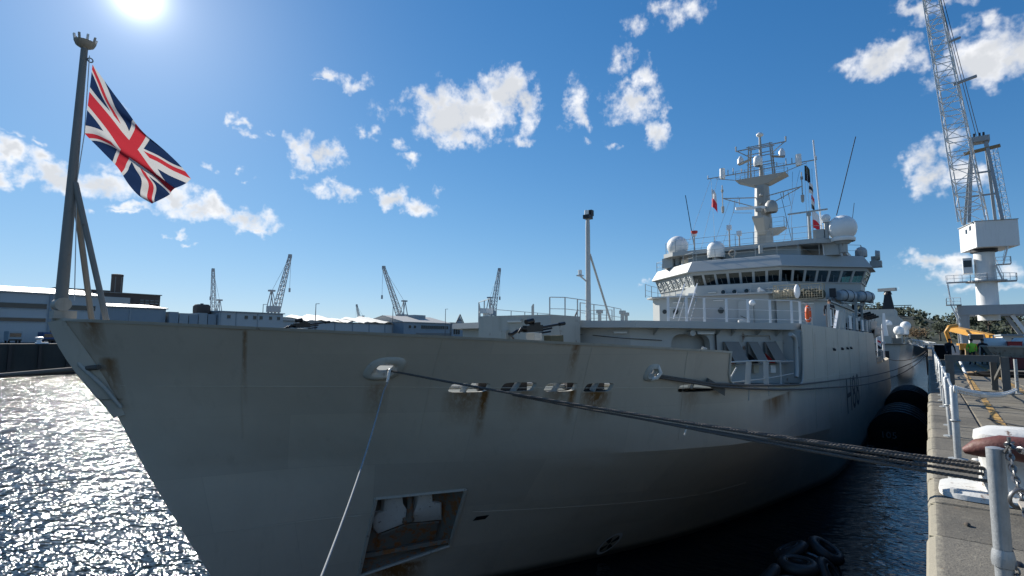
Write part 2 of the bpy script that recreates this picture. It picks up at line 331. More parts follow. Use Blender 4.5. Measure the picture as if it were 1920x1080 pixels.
def flag_mat():
    mt, t, b = base_mat('union_flag_cloth')
    uv = nd(t, 'ShaderNodeUVMap'); uv.uv_map = 'UVMap'; s = nd(t, 'ShaderNodeSeparateXYZ'); t.links.new(uv.outputs[0], s.inputs[0])
    x = mth(t, 'MULTIPLY', mth(t, 'SUBTRACT', s.outputs[0], .5), 60.); y = mth(t, 'MULTIPLY', mth(t, 'SUBTRACT', s.outputs[1], .5), 30.)
    ax, ay = mth(t, 'ABSOLUTE', x), mth(t, 'ABSOLUTE', y); sg = mth(t, 'SIGN', x)
    k = 1/math.sqrt(5)
    ds = [mth(t, 'MULTIPLY', mth(t, 'ADD', mth(t, 'MULTIPLY', y, 2.), mth(t, 'MULTIPLY', x, q)), k) for q in (-1., 1.)]
    def lt(v, w): return mth(t, 'LESS_THAN', v, w)
    def mx_(a, c): return mth(t, 'MAXIMUM', a, c)
    wd = mx_(lt(mth(t, 'ABSOLUTE', ds[0]), 3.), lt(mth(t, 'ABSOLUTE', ds[1]), 3.))
    def redarm(d):
        e = mth(t, 'MULTIPLY', d, sg); return mth(t, 'MULTIPLY', mth(t, 'GREATER_THAN', e, 0.), lt(e, 2.))
    rd = mx_(redarm(ds[0]), redarm(ds[1]))
    wc = mx_(lt(ax, 5.), lt(ay, 5.)); rc = mx_(lt(ax, 3.), lt(ay, 3.))
    R_, W_, B_ = (.38, .03, .042), (.46, .46, .46), (.012, .027, .075)
    c = mixc(t, wd, B_, W_); c = mixc(t, rd, c, R_); c = mixc(t, wc, c, W_); c = mixc(t, rc, c, R_)
    df = nd(t, 'ShaderNodeBsdfDiffuse'); tl = nd(t, 'ShaderNodeBsdfTranslucent'); mx = nd(t, 'ShaderNodeMixShader'); mx.inputs[0].default_value = .45
    t.links.new(c, df.inputs[0]); t.links.new(c, tl.inputs[0]); t.links.new(df.outputs[0], mx.inputs[1]); t.links.new(tl.outputs[0], mx.inputs[2])
    t.links.new(mx.outputs[0], [q for q in t.nodes if q.type == 'OUTPUT_MATERIAL'][0].inputs[0])
flag_mat()

# stains on the hull: x centre, half width, z of the top, length, strength
STREAKS = [(8.35, .4, .46, .9, .45), (8.63, .09, .5, 1.2, .8), (9.3, .3, .46, .8, .35), (9.95, .3, .44, .7, .35), (10.2, .1, .46, .9, .65), (10.7, .32, .4, .75, .7),
           (12.9, .3, .32, .7, .3), (17.6, 1.5, -.1, .7, .75), (19.4, .5, -.08, .55, .5), (9.75, .1, 1.52, .95, .5), (9.6, .45, 1.54, .14, .5), (4.5, .35, 1.8, .12, .7),
           (4.55, .04, 1.72, 1.6, .45), (2.66, .14, 1.86, .7, .5), (3.0, .12, 1.2, 1.1, .5), (8.95, .7, -4.0, 1.1, .8), (30.5, .2, 1.6, 1.6, .2), (36.5, .25, 1.6, 1.9, .22), (25, .3, 1.9, 2.0, .18), (42, .4, 1.6, 2.4, .22), (6.85, .2, .66, 1.1, .3)]
def hull_mat():
    mt, t, b = base_mat('hull_paint'); p = pos(t)
    s = nd(t, 'ShaderNodeSeparateXYZ'); t.links.new(p, s.inputs[0]); X, Z = s.outputs[0], s.outputs[2]
    n1 = noise(t, p, .35, 6, .62); n2 = noise(t, p, 3., 5, .65); ns = noise(t, scaled(t, p, (2.2, 2.2, .12)), 1.3, 6, .65); n4 = noise(t, scaled(t, p, (9, 9, .8)), 1., 5, .7)
    v = mth(t, 'ADD', .82, mth(t, 'ADD', mth(t, 'MULTIPLY', n1, .22), mth(t, 'ADD', mth(t, 'MULTIPLY', n2, .08), mth(t, 'MULTIPLY', ns, .1))))
    c = vmth(t, 'SCALE', GREY, None); c.node.inputs[0].default_value = GREY; t.links.new(v, c.node.inputs[3])
    c = mixc(t, mth(t, 'MULTIPLY', remap(t, ns, .55, .75), .22), c, (.2, .185, .145))
    c = mixc(t, mth(t, 'MULTIPLY', remap(t, n4, .62, .74), .28), c, (.5, .51, .49))
    bk = nd(t, 'ShaderNodeTexBrick'); cbx = nd(t, 'ShaderNodeCombineXYZ'); t.links.new(mth(t, 'ADD', X, mth(t, 'MULTIPLY', Z, .3)), cbx.inputs[0]); t.links.new(Z, cbx.inputs[1]); t.links.new(cbx.outputs[0], bk.inputs[0])
    bk.inputs['Color1'].default_value = (.93, .93, .93, 1); bk.inputs['Color2'].default_value = (1.06, 1.06, 1.05, 1); bk.inputs['Mortar'].default_value = (.9, .9, .9, 1); bk.inputs['Scale'].default_value = 1.; bk.inputs['Mortar Size'].default_value = .006; bk.inputs['Brick Width'].default_value = 2.9; bk.inputs['Row Height'].default_value = 1.25
    c = mixc(t, 1., c, bk.outputs[0], 'MULTIPLY')
    acc = None
    for (xc, hw, zt, ln, st) in STREAKS:
        sl = .34 if xc < 15 else 0.       # water runs down and inwards over the flare
        dx = mth(t, 'ABSOLUTE', mth(t, 'ADD', mth(t, 'SUBTRACT', X, xc+sl*zt), mth(t, 'MULTIPLY', Z, sl)))
        fx = mth(t, 'SUBTRACT', 1., mth(t, 'DIVIDE', dx, hw), clamp=True)
        dz = mth(t, 'DIVIDE', mth(t, 'SUBTRACT', zt, Z), ln)
        fz = mth(t, 'MULTIPLY', remap(t, dz, -.03, .06), mth(t, 'SUBTRACT', 1., dz, clamp=True))
        f = mth(t, 'MULTIPLY', mth(t, 'MULTIPLY', mth(t, 'POWER', fx, .6), fz), st*2.0)
        acc = f if acc is None else mth(t, 'MAXIMUM', acc, f)
    n5 = noise(t, scaled(t, p, (9, 9, .5)), 1.4, 6, .7)
    fr = mth(t, 'MULTIPLY', acc, remap(t, n5, .28, .56, .15, 1.), clamp=True)
    c = mixc(t, fr, c, mixc(t, n2, (.28, .15, .045), (.12, .05, .016)))
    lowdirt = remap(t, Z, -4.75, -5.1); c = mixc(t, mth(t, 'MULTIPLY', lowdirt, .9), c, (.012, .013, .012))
    t.links.new(c, b.inputs['Base Color'])
    t.links.new(mth(t, 'ADD', .36, mth(t, 'MULTIPLY', n2, .22)), b.inputs['Roughness'])
    # plate buckling between the frames, then paint texture
    h = mth(t, 'ADD', mth(t, 'MULTIPLY', noise(t, scaled(t, p, (1.3, 1.3, .6)), .8, 2, .5), .6), mth(t, 'MULTIPLY', noise(t, p, 1.1, 3, .5), .6))
    n_ = bump(t, b, h, .6, .07); bump(t, b, n2, .08, .01, n_)
hull_mat()

# ------------------------------------------------------------------ mesh helpers
ORG = {}                                         # world position of every parent, so that parts can be modelled in place
class MB:
    def __init__(s): s.v = []; s.f = []
    def add(s, vs, fs):
        o = len(s.v); s.v += [tuple(v) for v in vs]; s.f += [tuple(i+o for i in f) for f in fs]; return s
    def box(s, x0, x1, y0, y1, z0, z1):
        vs = [(x, y, z) for z in (z0, z1) for y in (y0, y1) for x in (x0, x1)]
        return s.add(vs, [(0, 2, 3, 1), (4, 5, 7, 6), (0, 1, 5, 4), (2, 6, 7, 3), (0, 4, 6, 2), (1, 3, 7, 5)])
    def bar(s, p0, p1, w, h=None, upv=(0, 0, 1)):
        p0, p1 = Vector(p0), Vector(p1); h = h or w; d = (p1-p0).normalized(); u = Vector(upv)
        if abs(d.dot(u)) > .98: u = Vector((1, 0, 0))
        a = d.cross(u).normalized()*w/2; b = a.cross(d).normalized()*h/2
        vs = [q+i*a+j*b for q in (p0, p1) for (i, j) in ((-1, -1), (1, -1), (1, 1), (-1, 1))]
        return s.add(vs, [(0, 1, 2, 3), (7, 6, 5, 4), (0, 4, 5, 1), (1, 5, 6, 2), (2, 6, 7, 3), (3, 7, 4, 0)])
    def tube(s, pts, r, n=8, closed=False, caps=True):
        pts = [Vector(p) for p in pts]; N = len(pts); rs = r if isinstance(r, (list, tuple)) else [r]*N
        vs = []; ref = None
        for i, p in enumerate(pts):
            if closed: d = pts[(i+1) % N]-pts[i-1]
            else: d = pts[min(i+1, N-1)]-pts[max(i-1, 0)]
            d = d.normalized() if d.length > 1e-9 else Vector((0, 0, 1))
            if ref is None:
                ref = Vector((0, 0, 1)) if abs(d.z) < .9 else Vector((1, 0, 0))
            a = (ref-d*ref.dot(d)).normalized(); ref = a; b = d.cross(a)
            vs += [p+rs[i]*(math.cos(2*math.pi*k/n)*a+math.sin(2*math.pi*k/n)*b) for k in range(n)]
        fs = []
        for i in range(N if closed else N-1):
            j = (i+1) % N
            fs += [(i*n+k, i*n+(k+1) % n, j*n+(k+1) % n, j*n+k) for k in range(n)]
        if caps and not closed: fs += [tuple(range(n-1, -1, -1)), tuple(range((N-1)*n, N*n))]
        return s.add(vs, fs)
    def cyl(s, p0, p1, r0, r1=None, n=16): return s.tube([p0, p1], [r0, r1 if r1 is not None else r0], n)
    def lathe(s, prof, c, n=24, axis=(0, 0, 1)):
        ax = Vector(axis).normalized(); a = Vector((1, 0, 0)) if abs(ax.x) < .9 else Vector((0, 1, 0))
        a = (a-ax*a.dot(ax)).normalized(); b = ax.cross(a); c = Vector(c); vs = []
        for (r, z) in prof: vs += [c+ax*z+max(r, 1e-4)*(math.cos(2*math.pi*k/n)*a+math.sin(2*math.pi*k/n)*b) for k in range(n)]
        fs = [(i*n+k, i*n+(k+1) % n, (i+1)*n+(k+1) % n, (i+1)*n+k) for i in range(len(prof)-1) for k in range(n)]
        return s.add(vs, fs)
    def ball(s, c, r, n=20, m=12, sc=(1, 1, 1)):
        o = len(s.v)
        s.lathe([(r*math.sin(math.pi*i/m), -r*math.cos(math.pi*i/m)) for i in range(m+1)], (0, 0, 0), n)
        for i in range(o, len(s.v)):
            v = s.v[i]; s.v[i] = (c[0]+v[0]*sc[0], c[1]+v[1]*sc[1], c[2]+v[2]*sc[2])
        return s
    def prism(s, poly, z0, z1, z0f=None, z1f=None):
        n = len(poly)
        vs = [(x, y, z0f(x, y) if z0f else z0) for x, y in poly]+[(x, y, z1f(x, y) if z1f else z1) for x, y in poly]
        return s.add(vs, [tuple(range(n-1, -1, -1)), tuple(range(n, 2*n))]+[(i, (i+1) % n, n+(i+1) % n, n+i) for i in range(n)])
    def loft(s, rings, caps=True, closed=True):
        n = len(rings[0]); vs = [p for r in rings for p in r]; fs = []
        for i in range(len(rings)-1):
            fs += [(i*n+k, i*n+(k+1) % n, (i+1)*n+(k+1) % n, (i+1)*n+k) for k in range(n if closed else n-1)]
        if caps: fs += [tuple(range(n-1, -1, -1)), tuple(range((len(rings)-1)*n, len(rings)*n))]
        return s.add(vs, fs)
    def torus(s, c, R, r, axis=(0, 0, 1), n=24, m=10):
        ax = Vector(axis).normalized(); a = Vector((1, 0, 0)) if abs(ax.x) < .9 else Vector((0, 1, 0)); a = (a-ax*a.dot(ax)).normalized(); b = ax.cross(a); c = Vector(c)
        return s.tube([c+R*(math.cos(2*math.pi*k/n)*a+math.sin(2*math.pi*k/n)*b) for k in range(n)], r, m, closed=True)
    def quad(s, a, b, c, d, th=0.):
        if not th: return s.add([a, b, c, d], [(0, 1, 2, 3)])
        a, b, c, d = map(Vector, (a, b, c, d)); nn = (b-a).cross(d-a).normalized()*th
        vs = [a, b, c, d, a+nn, b+nn, c+nn, d+nn]
        return s.add(vs, [(3, 2, 1, 0), (4, 5, 6, 7), (0, 1, 5, 4), (1, 2, 6, 5), (2, 3, 7, 6), (3, 0, 4, 7)])
    def mesh(s, name, off=(0, 0, 0), smooth=None):
        me = bpy.data.meshes.new(name); me.from_pydata([(v[0]-off[0], v[1]-off[1], v[2]-off[2]) for v in s.v], [], s.f); me.update()
        if smooth is not None:
            for pl in me.polygons: pl.use_smooth = True
            me.set_sharp_from_angle(angle=rad(smooth))
        return me
    def build(s, name, material, parent=None, smooth=None, loc=None):
        off = ORG.get(parent, Vector()) if parent is not None else Vector(loc or (0, 0, 0))
        me = s.mesh(name, off, smooth); o = bpy.data.objects.new(name, me); COL.objects.link(o)
        me.materials.append(MATS[material] if isinstance(material, str) else material)
        if parent is not None: o.parent = parent; ORG[o] = off
        else: o.location = off; ORG[o] = off
        return o
def tag(o, label=None, cat=None, group=None, kind=None):
    if label: o['label'] = label
    if cat: o['category'] = cat
    if group: o['group'] = group
    if kind: o['kind'] = kind
    return o
def thing(name, label, cat, loc=(0, 0, 0), group=None):
    o = bpy.data.objects.new(name, None); COL.objects.link(o); o.location = loc; o.empty_display_size = .3; ORG[o] = Vector(loc)
    return tag(o, label, cat, group)
def copy_tree(o, parent=None):
    c = o.copy(); COL.objects.link(c)
    if parent is not None: c.parent = parent
    for k in list(o.children): copy_tree(k, c)
    return c
def fix_sel(): bpy.context.view_layer.update()
def catenary(p0, p1, sag, n=24):
    p0, p1 = Vector(p0), Vector(p1)
    return [p0.lerp(p1, i/n)-Vector((0, 0, sag*4*(i/n)*(1-i/n))) for i in range(n+1)]

# ------------------------------------------------------------------ hull form

def pw(pts,x):
    # smooth monotone (Fritsch-Carlson) interpolation
    n=len(pts)
    if x<=pts[0][0]: return pts[0][1]
    if x>=pts[-1][0]: return pts[-1][1]
    i=0
    while x>pts[i+1][0]: i+=1
    def sec(j): return (pts[j+1][1]-pts[j][1])/(pts[j+1][0]-pts[j][0])
    def tan(j):
        if j==0: return sec(0)
        if j==n-1: return sec(n-2)
        a,b=sec(j-1),sec(j)
        return 0. if a*b<=0 else 2*a*b/(a+b)
    x0,y0=pts[i];x1,y1=pts[i+1];h=x1-x0;t=(x-x0)/h
    m0,m1=tan(i)*h,tan(i+1)*h
    return y0*(1+2*t)*(1-t)**2+m0*t*(1-t)**2+y1*t*t*(3-2*t)-m1*t*t*(1-t)
CL=12.1
WZ=-5.2
STEM=[(-7.4,7.3),(-5.2,6.15),(-3.42,5.18),(-1.34,4.02),(.8,2.95),(1.88,2.27),(3.5,1.3)]
HG=[(0,0),(.3,.55),(.8,1.1),(2,2.2),(4,3.9),(6.5,5.8),(9,7.3),(11.2,8.2),(13,8.4),(70,8.4),(82,7.5),(90,6.6)]
HK=[(0,0),(.8,.42),(2.42,1.23),(4.68,3.2),(7,5.3),(9.35,7.1),(11.6,8.2),(14,8.4),(70,8.4),(82,7.3),(90,6.2)]
HW=[(0,0),(1.5,.45),(4.5,1.6),(8.5,3.4),(12.45,5.05),(19.6,6.96),(26,8.15),(34,8.4),(66,8.4),(78,7),(90,4.5)]
KZ=[(0,-1.15),(11,-1.15),(17.5,-1.8),(24,-2.38),(30.5,-2.9),(45,-3.5),(90,-4.0)]
def stem(z): return pw(STEM,z)
def hb(a,z):
    kz=pw(KZ,a)
    if z>=kz:
        t=(z-kz)/(1.9-kz); t2=min(t,1.2)
        return pw(HK,a)+(pw(HG,a)-pw(HK,a))*t2
    t=(z-WZ)/(kz-WZ)
    return max(0,pw(HW,a)+(pw(HK,a)-pw(HW,a))*t)
def P(a, z, off=0.):
    return (stem(z)+a, CL-hb(a,z)-off, z)
def HP(X, z, off=0., side=-1):
    y = hb(max(X-stem(z), 0), z)+off
    return (X, CL+side*y, z)
def hull_normal(X, z):
    p = Vector(HP(X, z)); a = Vector(HP(X+.05, z))-p; b = Vector(HP(X, z+.05))-p
    n = a.cross(b).normalized()
    return n if n.y < 0 else -n

# ------------------------------------------------------------------ the setting: water, quays, hill
def S(o, label=None): o['kind'] = 'structure'; return o
mb = MB(); mb.add([(-1500, -1500, WZ), (2500, -1500, WZ), (2500, 2500, WZ), (-1500, 2500, WZ)], [(0, 1, 2, 3)])
S(mb.build('water', 'harbour_water'))
R = random.Random(7)
quay = S(MB().box(-40, 330, -300, .03, -9, -.035).build('quay', 'quay_wall_stone'))
x = -3.
while x < 62:
    L = R.uniform(.95, 1.3); dz = R.uniform(-.012, .004); e = .1+R.uniform(-.012, .008); g = .013
    prof = [(e, -.46), (e, -.07), (e-.018, -.03), (e-.06, -.006), (e-.11, 0), (-.66, 0), (-.66, -.46)]
    a, b = x+g, x+L-g; r1 = [(a, y, z+dz) for y, z in prof]; c = .014
    ra = [(a+c, y, z+dz) for y, z in prof]; rb = [(b-c, y, z+dz) for y, z in prof]
    def shr(X, ring): return [(X, y+(-.01 if y > 0 else .01), z-(.012 if z > -.3 else 0)) for (_, y, z) in ring]
    MB().loft([shr(a, ra), ra, rb, shr(b, rb)]).build('coping_stone', 'granite', quay)
    if R.random() < .6: MB().box(b-.002, b+2*g+.002, -.64, e-.02, -.4, dz-.012).build('mortar_joint', 'mortar', quay)
    x += L
MB().box(62, 330, -.66, .1, -.46, -.006).build('coping_strip', 'granite', quay)
# concrete slabs behind the coping, each with a chamfered edge and an open joint
sm = {}
for i in range(31):
    for j in range(7):
        k = (i*7+j) % 6; g = .02
        x0, x1, y1, y0 = i*2.0-1, i*2.0+1, -.68-j*1.9, -.68-(j+1)*1.9
        if k not in sm:
            m_ = MB(); A = 1-g; B = .95-g; c = .02
            m_.loft([[(-A, -B, -.1), (A, -B, -.1), (A, B, -.1), (-A, B, -.1)], [(-A, -B, -c), (A, -B, -c), (A, B, -c), (-A, B, -c)], [(-A+c, -B+c, 0), (A-c, -B+c, 0), (A-c, B-c, 0), (-A+c, B-c, 0)]])
            sm[k] = m_.mesh('concrete_slab'); sm[k].materials.append(MATS['slab'])
        o = bpy.data.objects.new('concrete_slab', sm[k]); COL.objects.link(o); o.parent = quay
        o.location = ((x0+x1)/2, (y0+y1)/2, -.004+R.uniform(-.006, .003)); o.rotation_euler = (R.uniform(-.002, .002), R.uniform(-.002, .002), R.choice((0, math.pi)))
MB().box(61.05, 330, -300, -.67, -.1, -.006).build('apron', 'slab', quay)
MB().box(-40, 61, -300, -13.99, -.1, -.006).build('apron', 'slab', quay)
# worn ochre lines and dark tyre arcs, flat sheets just above the slabs
for (pts, w) in (([(9.5, -.95), (16, -1.05), (30, -1.3), (60, -1.6)], .13), ([(9, -2.05), (14, -2.2), (24, -2.3), (40, -2.5), (60, -2.7)], .16), ([(6, -1.45), (10, -1.5), (13, -1.5)], .3)):
    m_ = MB()
    for (a, b) in zip(pts, pts[1:]): m_.add([(a[0], a[1]-w/2, .006), (b[0], b[1]-w/2, .006), (b[0], b[1]+w/2, .006), (a[0], a[1]+w/2, .006)], [(0, 1, 2, 3)])
    m_.build('ochre_line', 'worn_ochre_line', quay)
for (cx, cy, rx, ry, a0, a1) in ((15.2, -2.6, 1.9, 1.75, 100, 290), (12.6, -2.3, 1.3, 1.3, 80, 280), (11.2, -2.2, 1.1, 1.2, 70, 250), (18.8, -3.4, 2.6, 2.2, 110, 260)):
    m_ = MB(); n = 30; w = .035
    ring = [(cx+(rx+s*w)*math.cos(rad(a0+(a1-a0)*i/n)), cy+(ry+s*w)*math.sin(rad(a0+(a1-a0)*i/n)), .008) for i in range(n+1) for s in (-1, 1)]
    m_.add(ring, [(2*i, 2*i+2, 2*i+3, 2*i+1) for i in range(n)]); m_.build('tyre_mark', 'tyre_mark', quay)
# opposite quay
S(MB().box(-500, 2400, 126, 2400, -9, 0).build('far_quay', 'dock_wall_dark'))
fq = bpy.data.objects['far_quay']
S(MB().box(331, 2400, -600, 125.9, -9, -.01).build('shore', 'tarmac'))
# wooded hill beyond the end of the dock
def hill_h(x, y):
    q = max(0, min(1, (x-380)/220)); q = q*q*(3-2*q)
    r = 17+6*math.sin(y*.011+1.2)+3.5*math.sin(y*.037)+2*math.sin(x*.02+y*.05)
    side = max(0, min(1, (260-y)/160))
    return q*r*(side*.8+.2)
m_ = MB(); NX, NY = 30, 60
vs_ = [(360+i*30, -520+j*22, hill_h(360+i*30, -520+j*22)-.3) for i in range(NX) for j in range(NY)]
m_.add(vs_, [(i*NY+j, i*NY+j+1, (i+1)*NY+j+1, (i+1)*NY+j) for i in range(NX-1) for j in range(NY-1)])
S(m_.build('hill', 'hill_ground', smooth=60))

# ------------------------------------------------------------------ the survey ship
ship = thing('survey_ship', 'large grey naval survey ship with rust-streaked bow, moored along the quay', 'ship', (46, CL, WZ))
def part(mb, name, m, parent=None, smooth=None):
    p_ = parent or ship
    if p_.parent is not None and p_.parent.parent is not None: p_.parent = p_.parent.parent      # never a fourth level
    return mb.build(name, m, p_, smooth)
def GUN(X): return 1.865-(X-2.27)*.0503 if X < 13.85 else 1.28
def oval(cx, cz, rx, rz, n=20, p=2.):
    out = []
    for i in range(n):
        c, s_ = math.cos(2*math.pi*i/n), math.sin(2*math.pi*i/n)
        out.append((cx+rx*math.copysign(abs(c)**(2/p), c), cz+rz*math.copysign(abs(s_)**(2/p), s_)))
    return out
def slot(x0, x1, z, h): return oval((x0+x1)/2, z, (x1-x0)/2, h/2, 16, 5.)
HOLES = [oval(6.82, .97, .17, .13, 20, 2.4), slot(8.02, 8.67, .535, .2), slot(8.88, 9.47, .54, .2), slot(9.65, 10.24, .52, .2), slot(10.42, 10.98, .495, .2),
         slot(12.54, 13.69, .41, .2), oval(11.7, .82, .14, .11, 16, 2.4), [(7.93, -2.12), (9.5, -2.01), (9.98, -3.67), (8.18, -4.16)]]
outer = [(stem(z), z) for z in [-6+.25*i for i in range(32)] if z < 1.8]+[(2.27, 1.88)]
outer += [(2.27+i*.35, GUN(2.27+i*.35)) for i in range(1, 33)]+[(13.84, 1.28)]
outer += [(13.92, .75), (14.02, .56), (14.2, .45), (14.6, .4)]+[(14.6+i*.66, .4-.038*i) for i in range(1, 11)]+[(21.55, .02), (21.85, .12), (22.0, .4), (22.1, 1.0), (22.12, 1.7), (22.12, 2.2)]
outer += [(22.12+i*1.37, 2.2) for i in range(1, 24)]+[(55, 2.2), (56.2, .6), (56.8, -.42), (58, -.5)]+[(58+i*1.6, -.5-.0*i) for i in range(1, 20)]+[(90, -.6), (90.6, -3), (89.5, -6)]
outer += [(89.5-i*2.2, -6) for i in range(1, 37)]
def inpoly(p, poly):
    c = False; j = len(poly)-1
    for i in range(len(poly)):
        (xi, yi), (xj, yj) = poly[i], poly[j]
        if (yi > p[1]) != (yj > p[1]) and p[0] < (xj-xi)*(p[1]-yi)/(yj-yi)+xi: c = not c
        j = i
    return c
def near(p, poly, d):
    for i in range(len(poly)):
        a = Vector(poly[i-1]); b = Vector(poly[i]); q = Vector(p); ab = b-a
        t = max(0, min(1, (q-a).dot(ab)/max(ab.length_squared, 1e-9)))
        if (a+ab*t-q).length < d: return True
    return False
def hull_cdt():
    pts = []; edges = []
    for poly in [outer]+HOLES:
        o = len(pts); pts += [Vector(p) for p in poly]; edges += [(o+i, o+(i+1) % len(poly)) for i in range(len(poly))]
    xs = []; x = 2.4
    while x < 90: xs.append(x); x += .32 if x < 18 else (.8 if x < 30 else 1.8)
    for x in xs:
        zl = [-5.75+.32*i for i in range(27)] if x < 24 else [-5.6+.8*i for i in range(11)]
        kz = pw(KZ, max(x-stem(-1.5), 0))
        zl = [z for z in zl if abs(z-kz) > .14]+[kz]
        for z in zl:
            if inpoly((x, z), outer) and not near((x, z), outer, .1):
                if all(not inpoly((x, z), h) and not near((x, z), h, .06) for h in HOLES): pts.append(Vector((x, z)))
    v, e, f, *_ = delaunay_2d_cdt(pts, edges, [], 0, 1e-5)
    tri = []
    for t_ in f:
        c = sum((v[i] for i in t_), Vector((0, 0)))/len(t_)
        if inpoly(c, outer) and not any(inpoly(c, h) for h in HOLES): tri.append(t_)
    return v, tri
hv, ht = hull_cdt()
hm = MB(); o_ = len(hv)
hm.add([HP(p.x, p.y) for p in hv], [tuple(t_) for t_ in ht])
hm.add([HP(p.x, p.y, 0, 1) for p in hv], [tuple(reversed(t_)) for t_ in ht])
# transom
tz = [-6+.5*i for i in range(12)]
zs = [z for z in tz if z < -.6]+[-.6]
hm.add([HP(90.5, z) for z in zs]+[HP(90.5, z, 0, 1) for z in zs], [(i, i+1, len(zs)+i+1, len(zs)+i) for i in range(len(zs)-1)])
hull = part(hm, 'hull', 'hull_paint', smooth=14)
# plate edges round every opening, so that the shell shows its thickness
for h in HOLES[:7]:
    for sd in (-1, 1):
        m_ = MB(); n = len(h)
        m_.add([HP(x, z, .006, sd) for x, z in h]+[HP(x, z, -.09, sd) for x, z in h], [(i, (i+1) % n, n+(i+1) % n, n+i) for i in range(n)])
        part(m_, 'port_rim', 'ship_rusty', hull, 40)
# gunwale rail
for sd in (-1, 1):
    m_ = MB(); xs = [2.27+i*.4 for i in range(29)]+[13.88]
    m_.loft([[HP(x, GUN(x)+dz, dy, sd) for (dy, dz) in ((.03, -.03), (.03, .022), (-.09, .022), (-.09, -.03))] for x in xs])
    part(m_, 'gunwale_rail', 'ship_rusty', hull)
# bulwark end flange, recess edge
part(MB().tube([HP(X, z, .01) for X, z in ((13.84, 1.28), (13.92, .75), (14.02, .56), (14.2, .45), (14.6, .4), (18, .205), (21.2, .02), (21.55, .02), (21.85, .12), (22.0, .4), (22.1, 1.0), (22.12, 1.7), (22.05, 1.9))], .035, 6), 'recess_edge', 'ship_rusty', hull, 50)
# weld beads between plates
def seam(pts, r=.006): part(MB().tube([HP(X, z, .003) for X, z in pts], r, 5), 'weld_seam', 'hull_paint', hull, 60)
seam([(3.25+.5*i, .66-.012*i) for i in range(22)])
seam([(5.3+.5*i, -2.5-.01*i) for i in range(6)]); seam([(10.0+.6*i, -2.7-.03*i) for i in range(16)])
for x in (4.55, 7.4, 10.1, 12.4): seam([(x+.06*i, GUN(x)-.05-.2*i) for i in range(12)])
for x in (24.5, 28, 32, 37, 42.5, 48): seam([(x, 2.1-.3*i) for i in range(15)], .008)
seam([(23+i*1.5, .1-.045*i) for i in range(21)], .012)
# stem casting that wraps the upper stem, with its rope chock
m_ = MB()
rings = []
for i in range(9):
    z = 1.86-.22*i; k = .16*math.sin(math.pi*min(1, (i+.6)/8.2)); xs_ = stem(z)
    rings.append([(xs_+.1, CL-hb(.1, z)-.012, z), (xs_+.02-k*.6, CL-.1, z-.02), (xs_-.05-k, CL, z-.05), (xs_+.02-k*.6, CL+.1, z-.02), (xs_+.1, CL+hb(.1, z)+.012, z)])
m_.loft(rings, caps=False, closed=False); part(m_, 'stem_casting', 'ship_rusty', smooth=40)
part(MB().tube([(stem(1.2)-.14, CL+.06, 1.3), (stem(1.0)-.14, CL-.08, 1.05), (stem(.6)-.02, CL-.17, .65), (stem(.25)+.08, CL-.2, .25)], [.025, .04, .04, .03], 8), 'bow_chock', 'ship_grey', smooth=60)
# fairleads: raised oval rims on the shell
def fairlead(cx, cz, RX, RZ, rx, rz):
    nrm = hull_normal(cx, cz); m_ = MB(); n = 28; rings = []
    for (k, off) in ((1., .0), (.93, .035), (.8, .05), (.6, .07), (.42, .055), (.3, 0.), (.27, -.08)):
        ex, ez = (RX*k, RZ*k) if k > .5 else (rx*(k/.36), rz*(k/.36))
        rings.append([tuple(Vector(HP(x, z))+nrm*off) for x, z in oval(cx, cz, ex, ez, n, 2.6)])
    m_.loft(rings, caps=False); return part(m_, 'fairlead', 'ship_rusty', smooth=60)
fairlead(6.82, .96, .29, .24, .15, .11); fairlead(11.7, .82, .17, .2, .1, .09)
part(MB().tube([HP(11.72, .66, .02), HP(11.78, .7, .1), HP(11.8, .82, .12), HP(11.74, .98, .05)], [.045, .05, .045, .03], 8), 'chock_horn', 'white_worn', smooth=60)
# anchor pocket
m_ = MB(); ap = HOLES[7]; depth = 1.15
ol = [Vector(HP(x, z)) for x, z in ap]; cen = sum(ol, Vector())/4
il = [Vector((c.x*.92+cen.x*.08, c.y+depth*(.55 if i < 2 else 1.), c.z*.94+cen.z*.06)) for i, c in enumerate(ol)]
il[2].y = ol[2].y+.35; il[3].y = ol[3].y+.2
m_.add(ol+il, [(0, 1, 5, 4), (1, 2, 6, 5), (2, 3, 7, 6), (3, 0, 4, 7), (4, 5, 6, 7)])
part(m_, 'anchor_pocket', 'pocket_rust', hull)
fr = MB()
for i in range(4): fr.bar(ol[i]+Vector((0, -.01, 0)), ol[(i+1) % 4]+Vector((0, -.01, 0)), .07, .05)
part(fr, 'pocket_frame', 'ship_rusty', hull)
part(MB().bar(ol[3]+Vector((.1, -.02, .45)), ol[2]+Vector((-.05, -.02, .15)), .12, .1), 'pocket_sill', 'pocket_rust', hull)
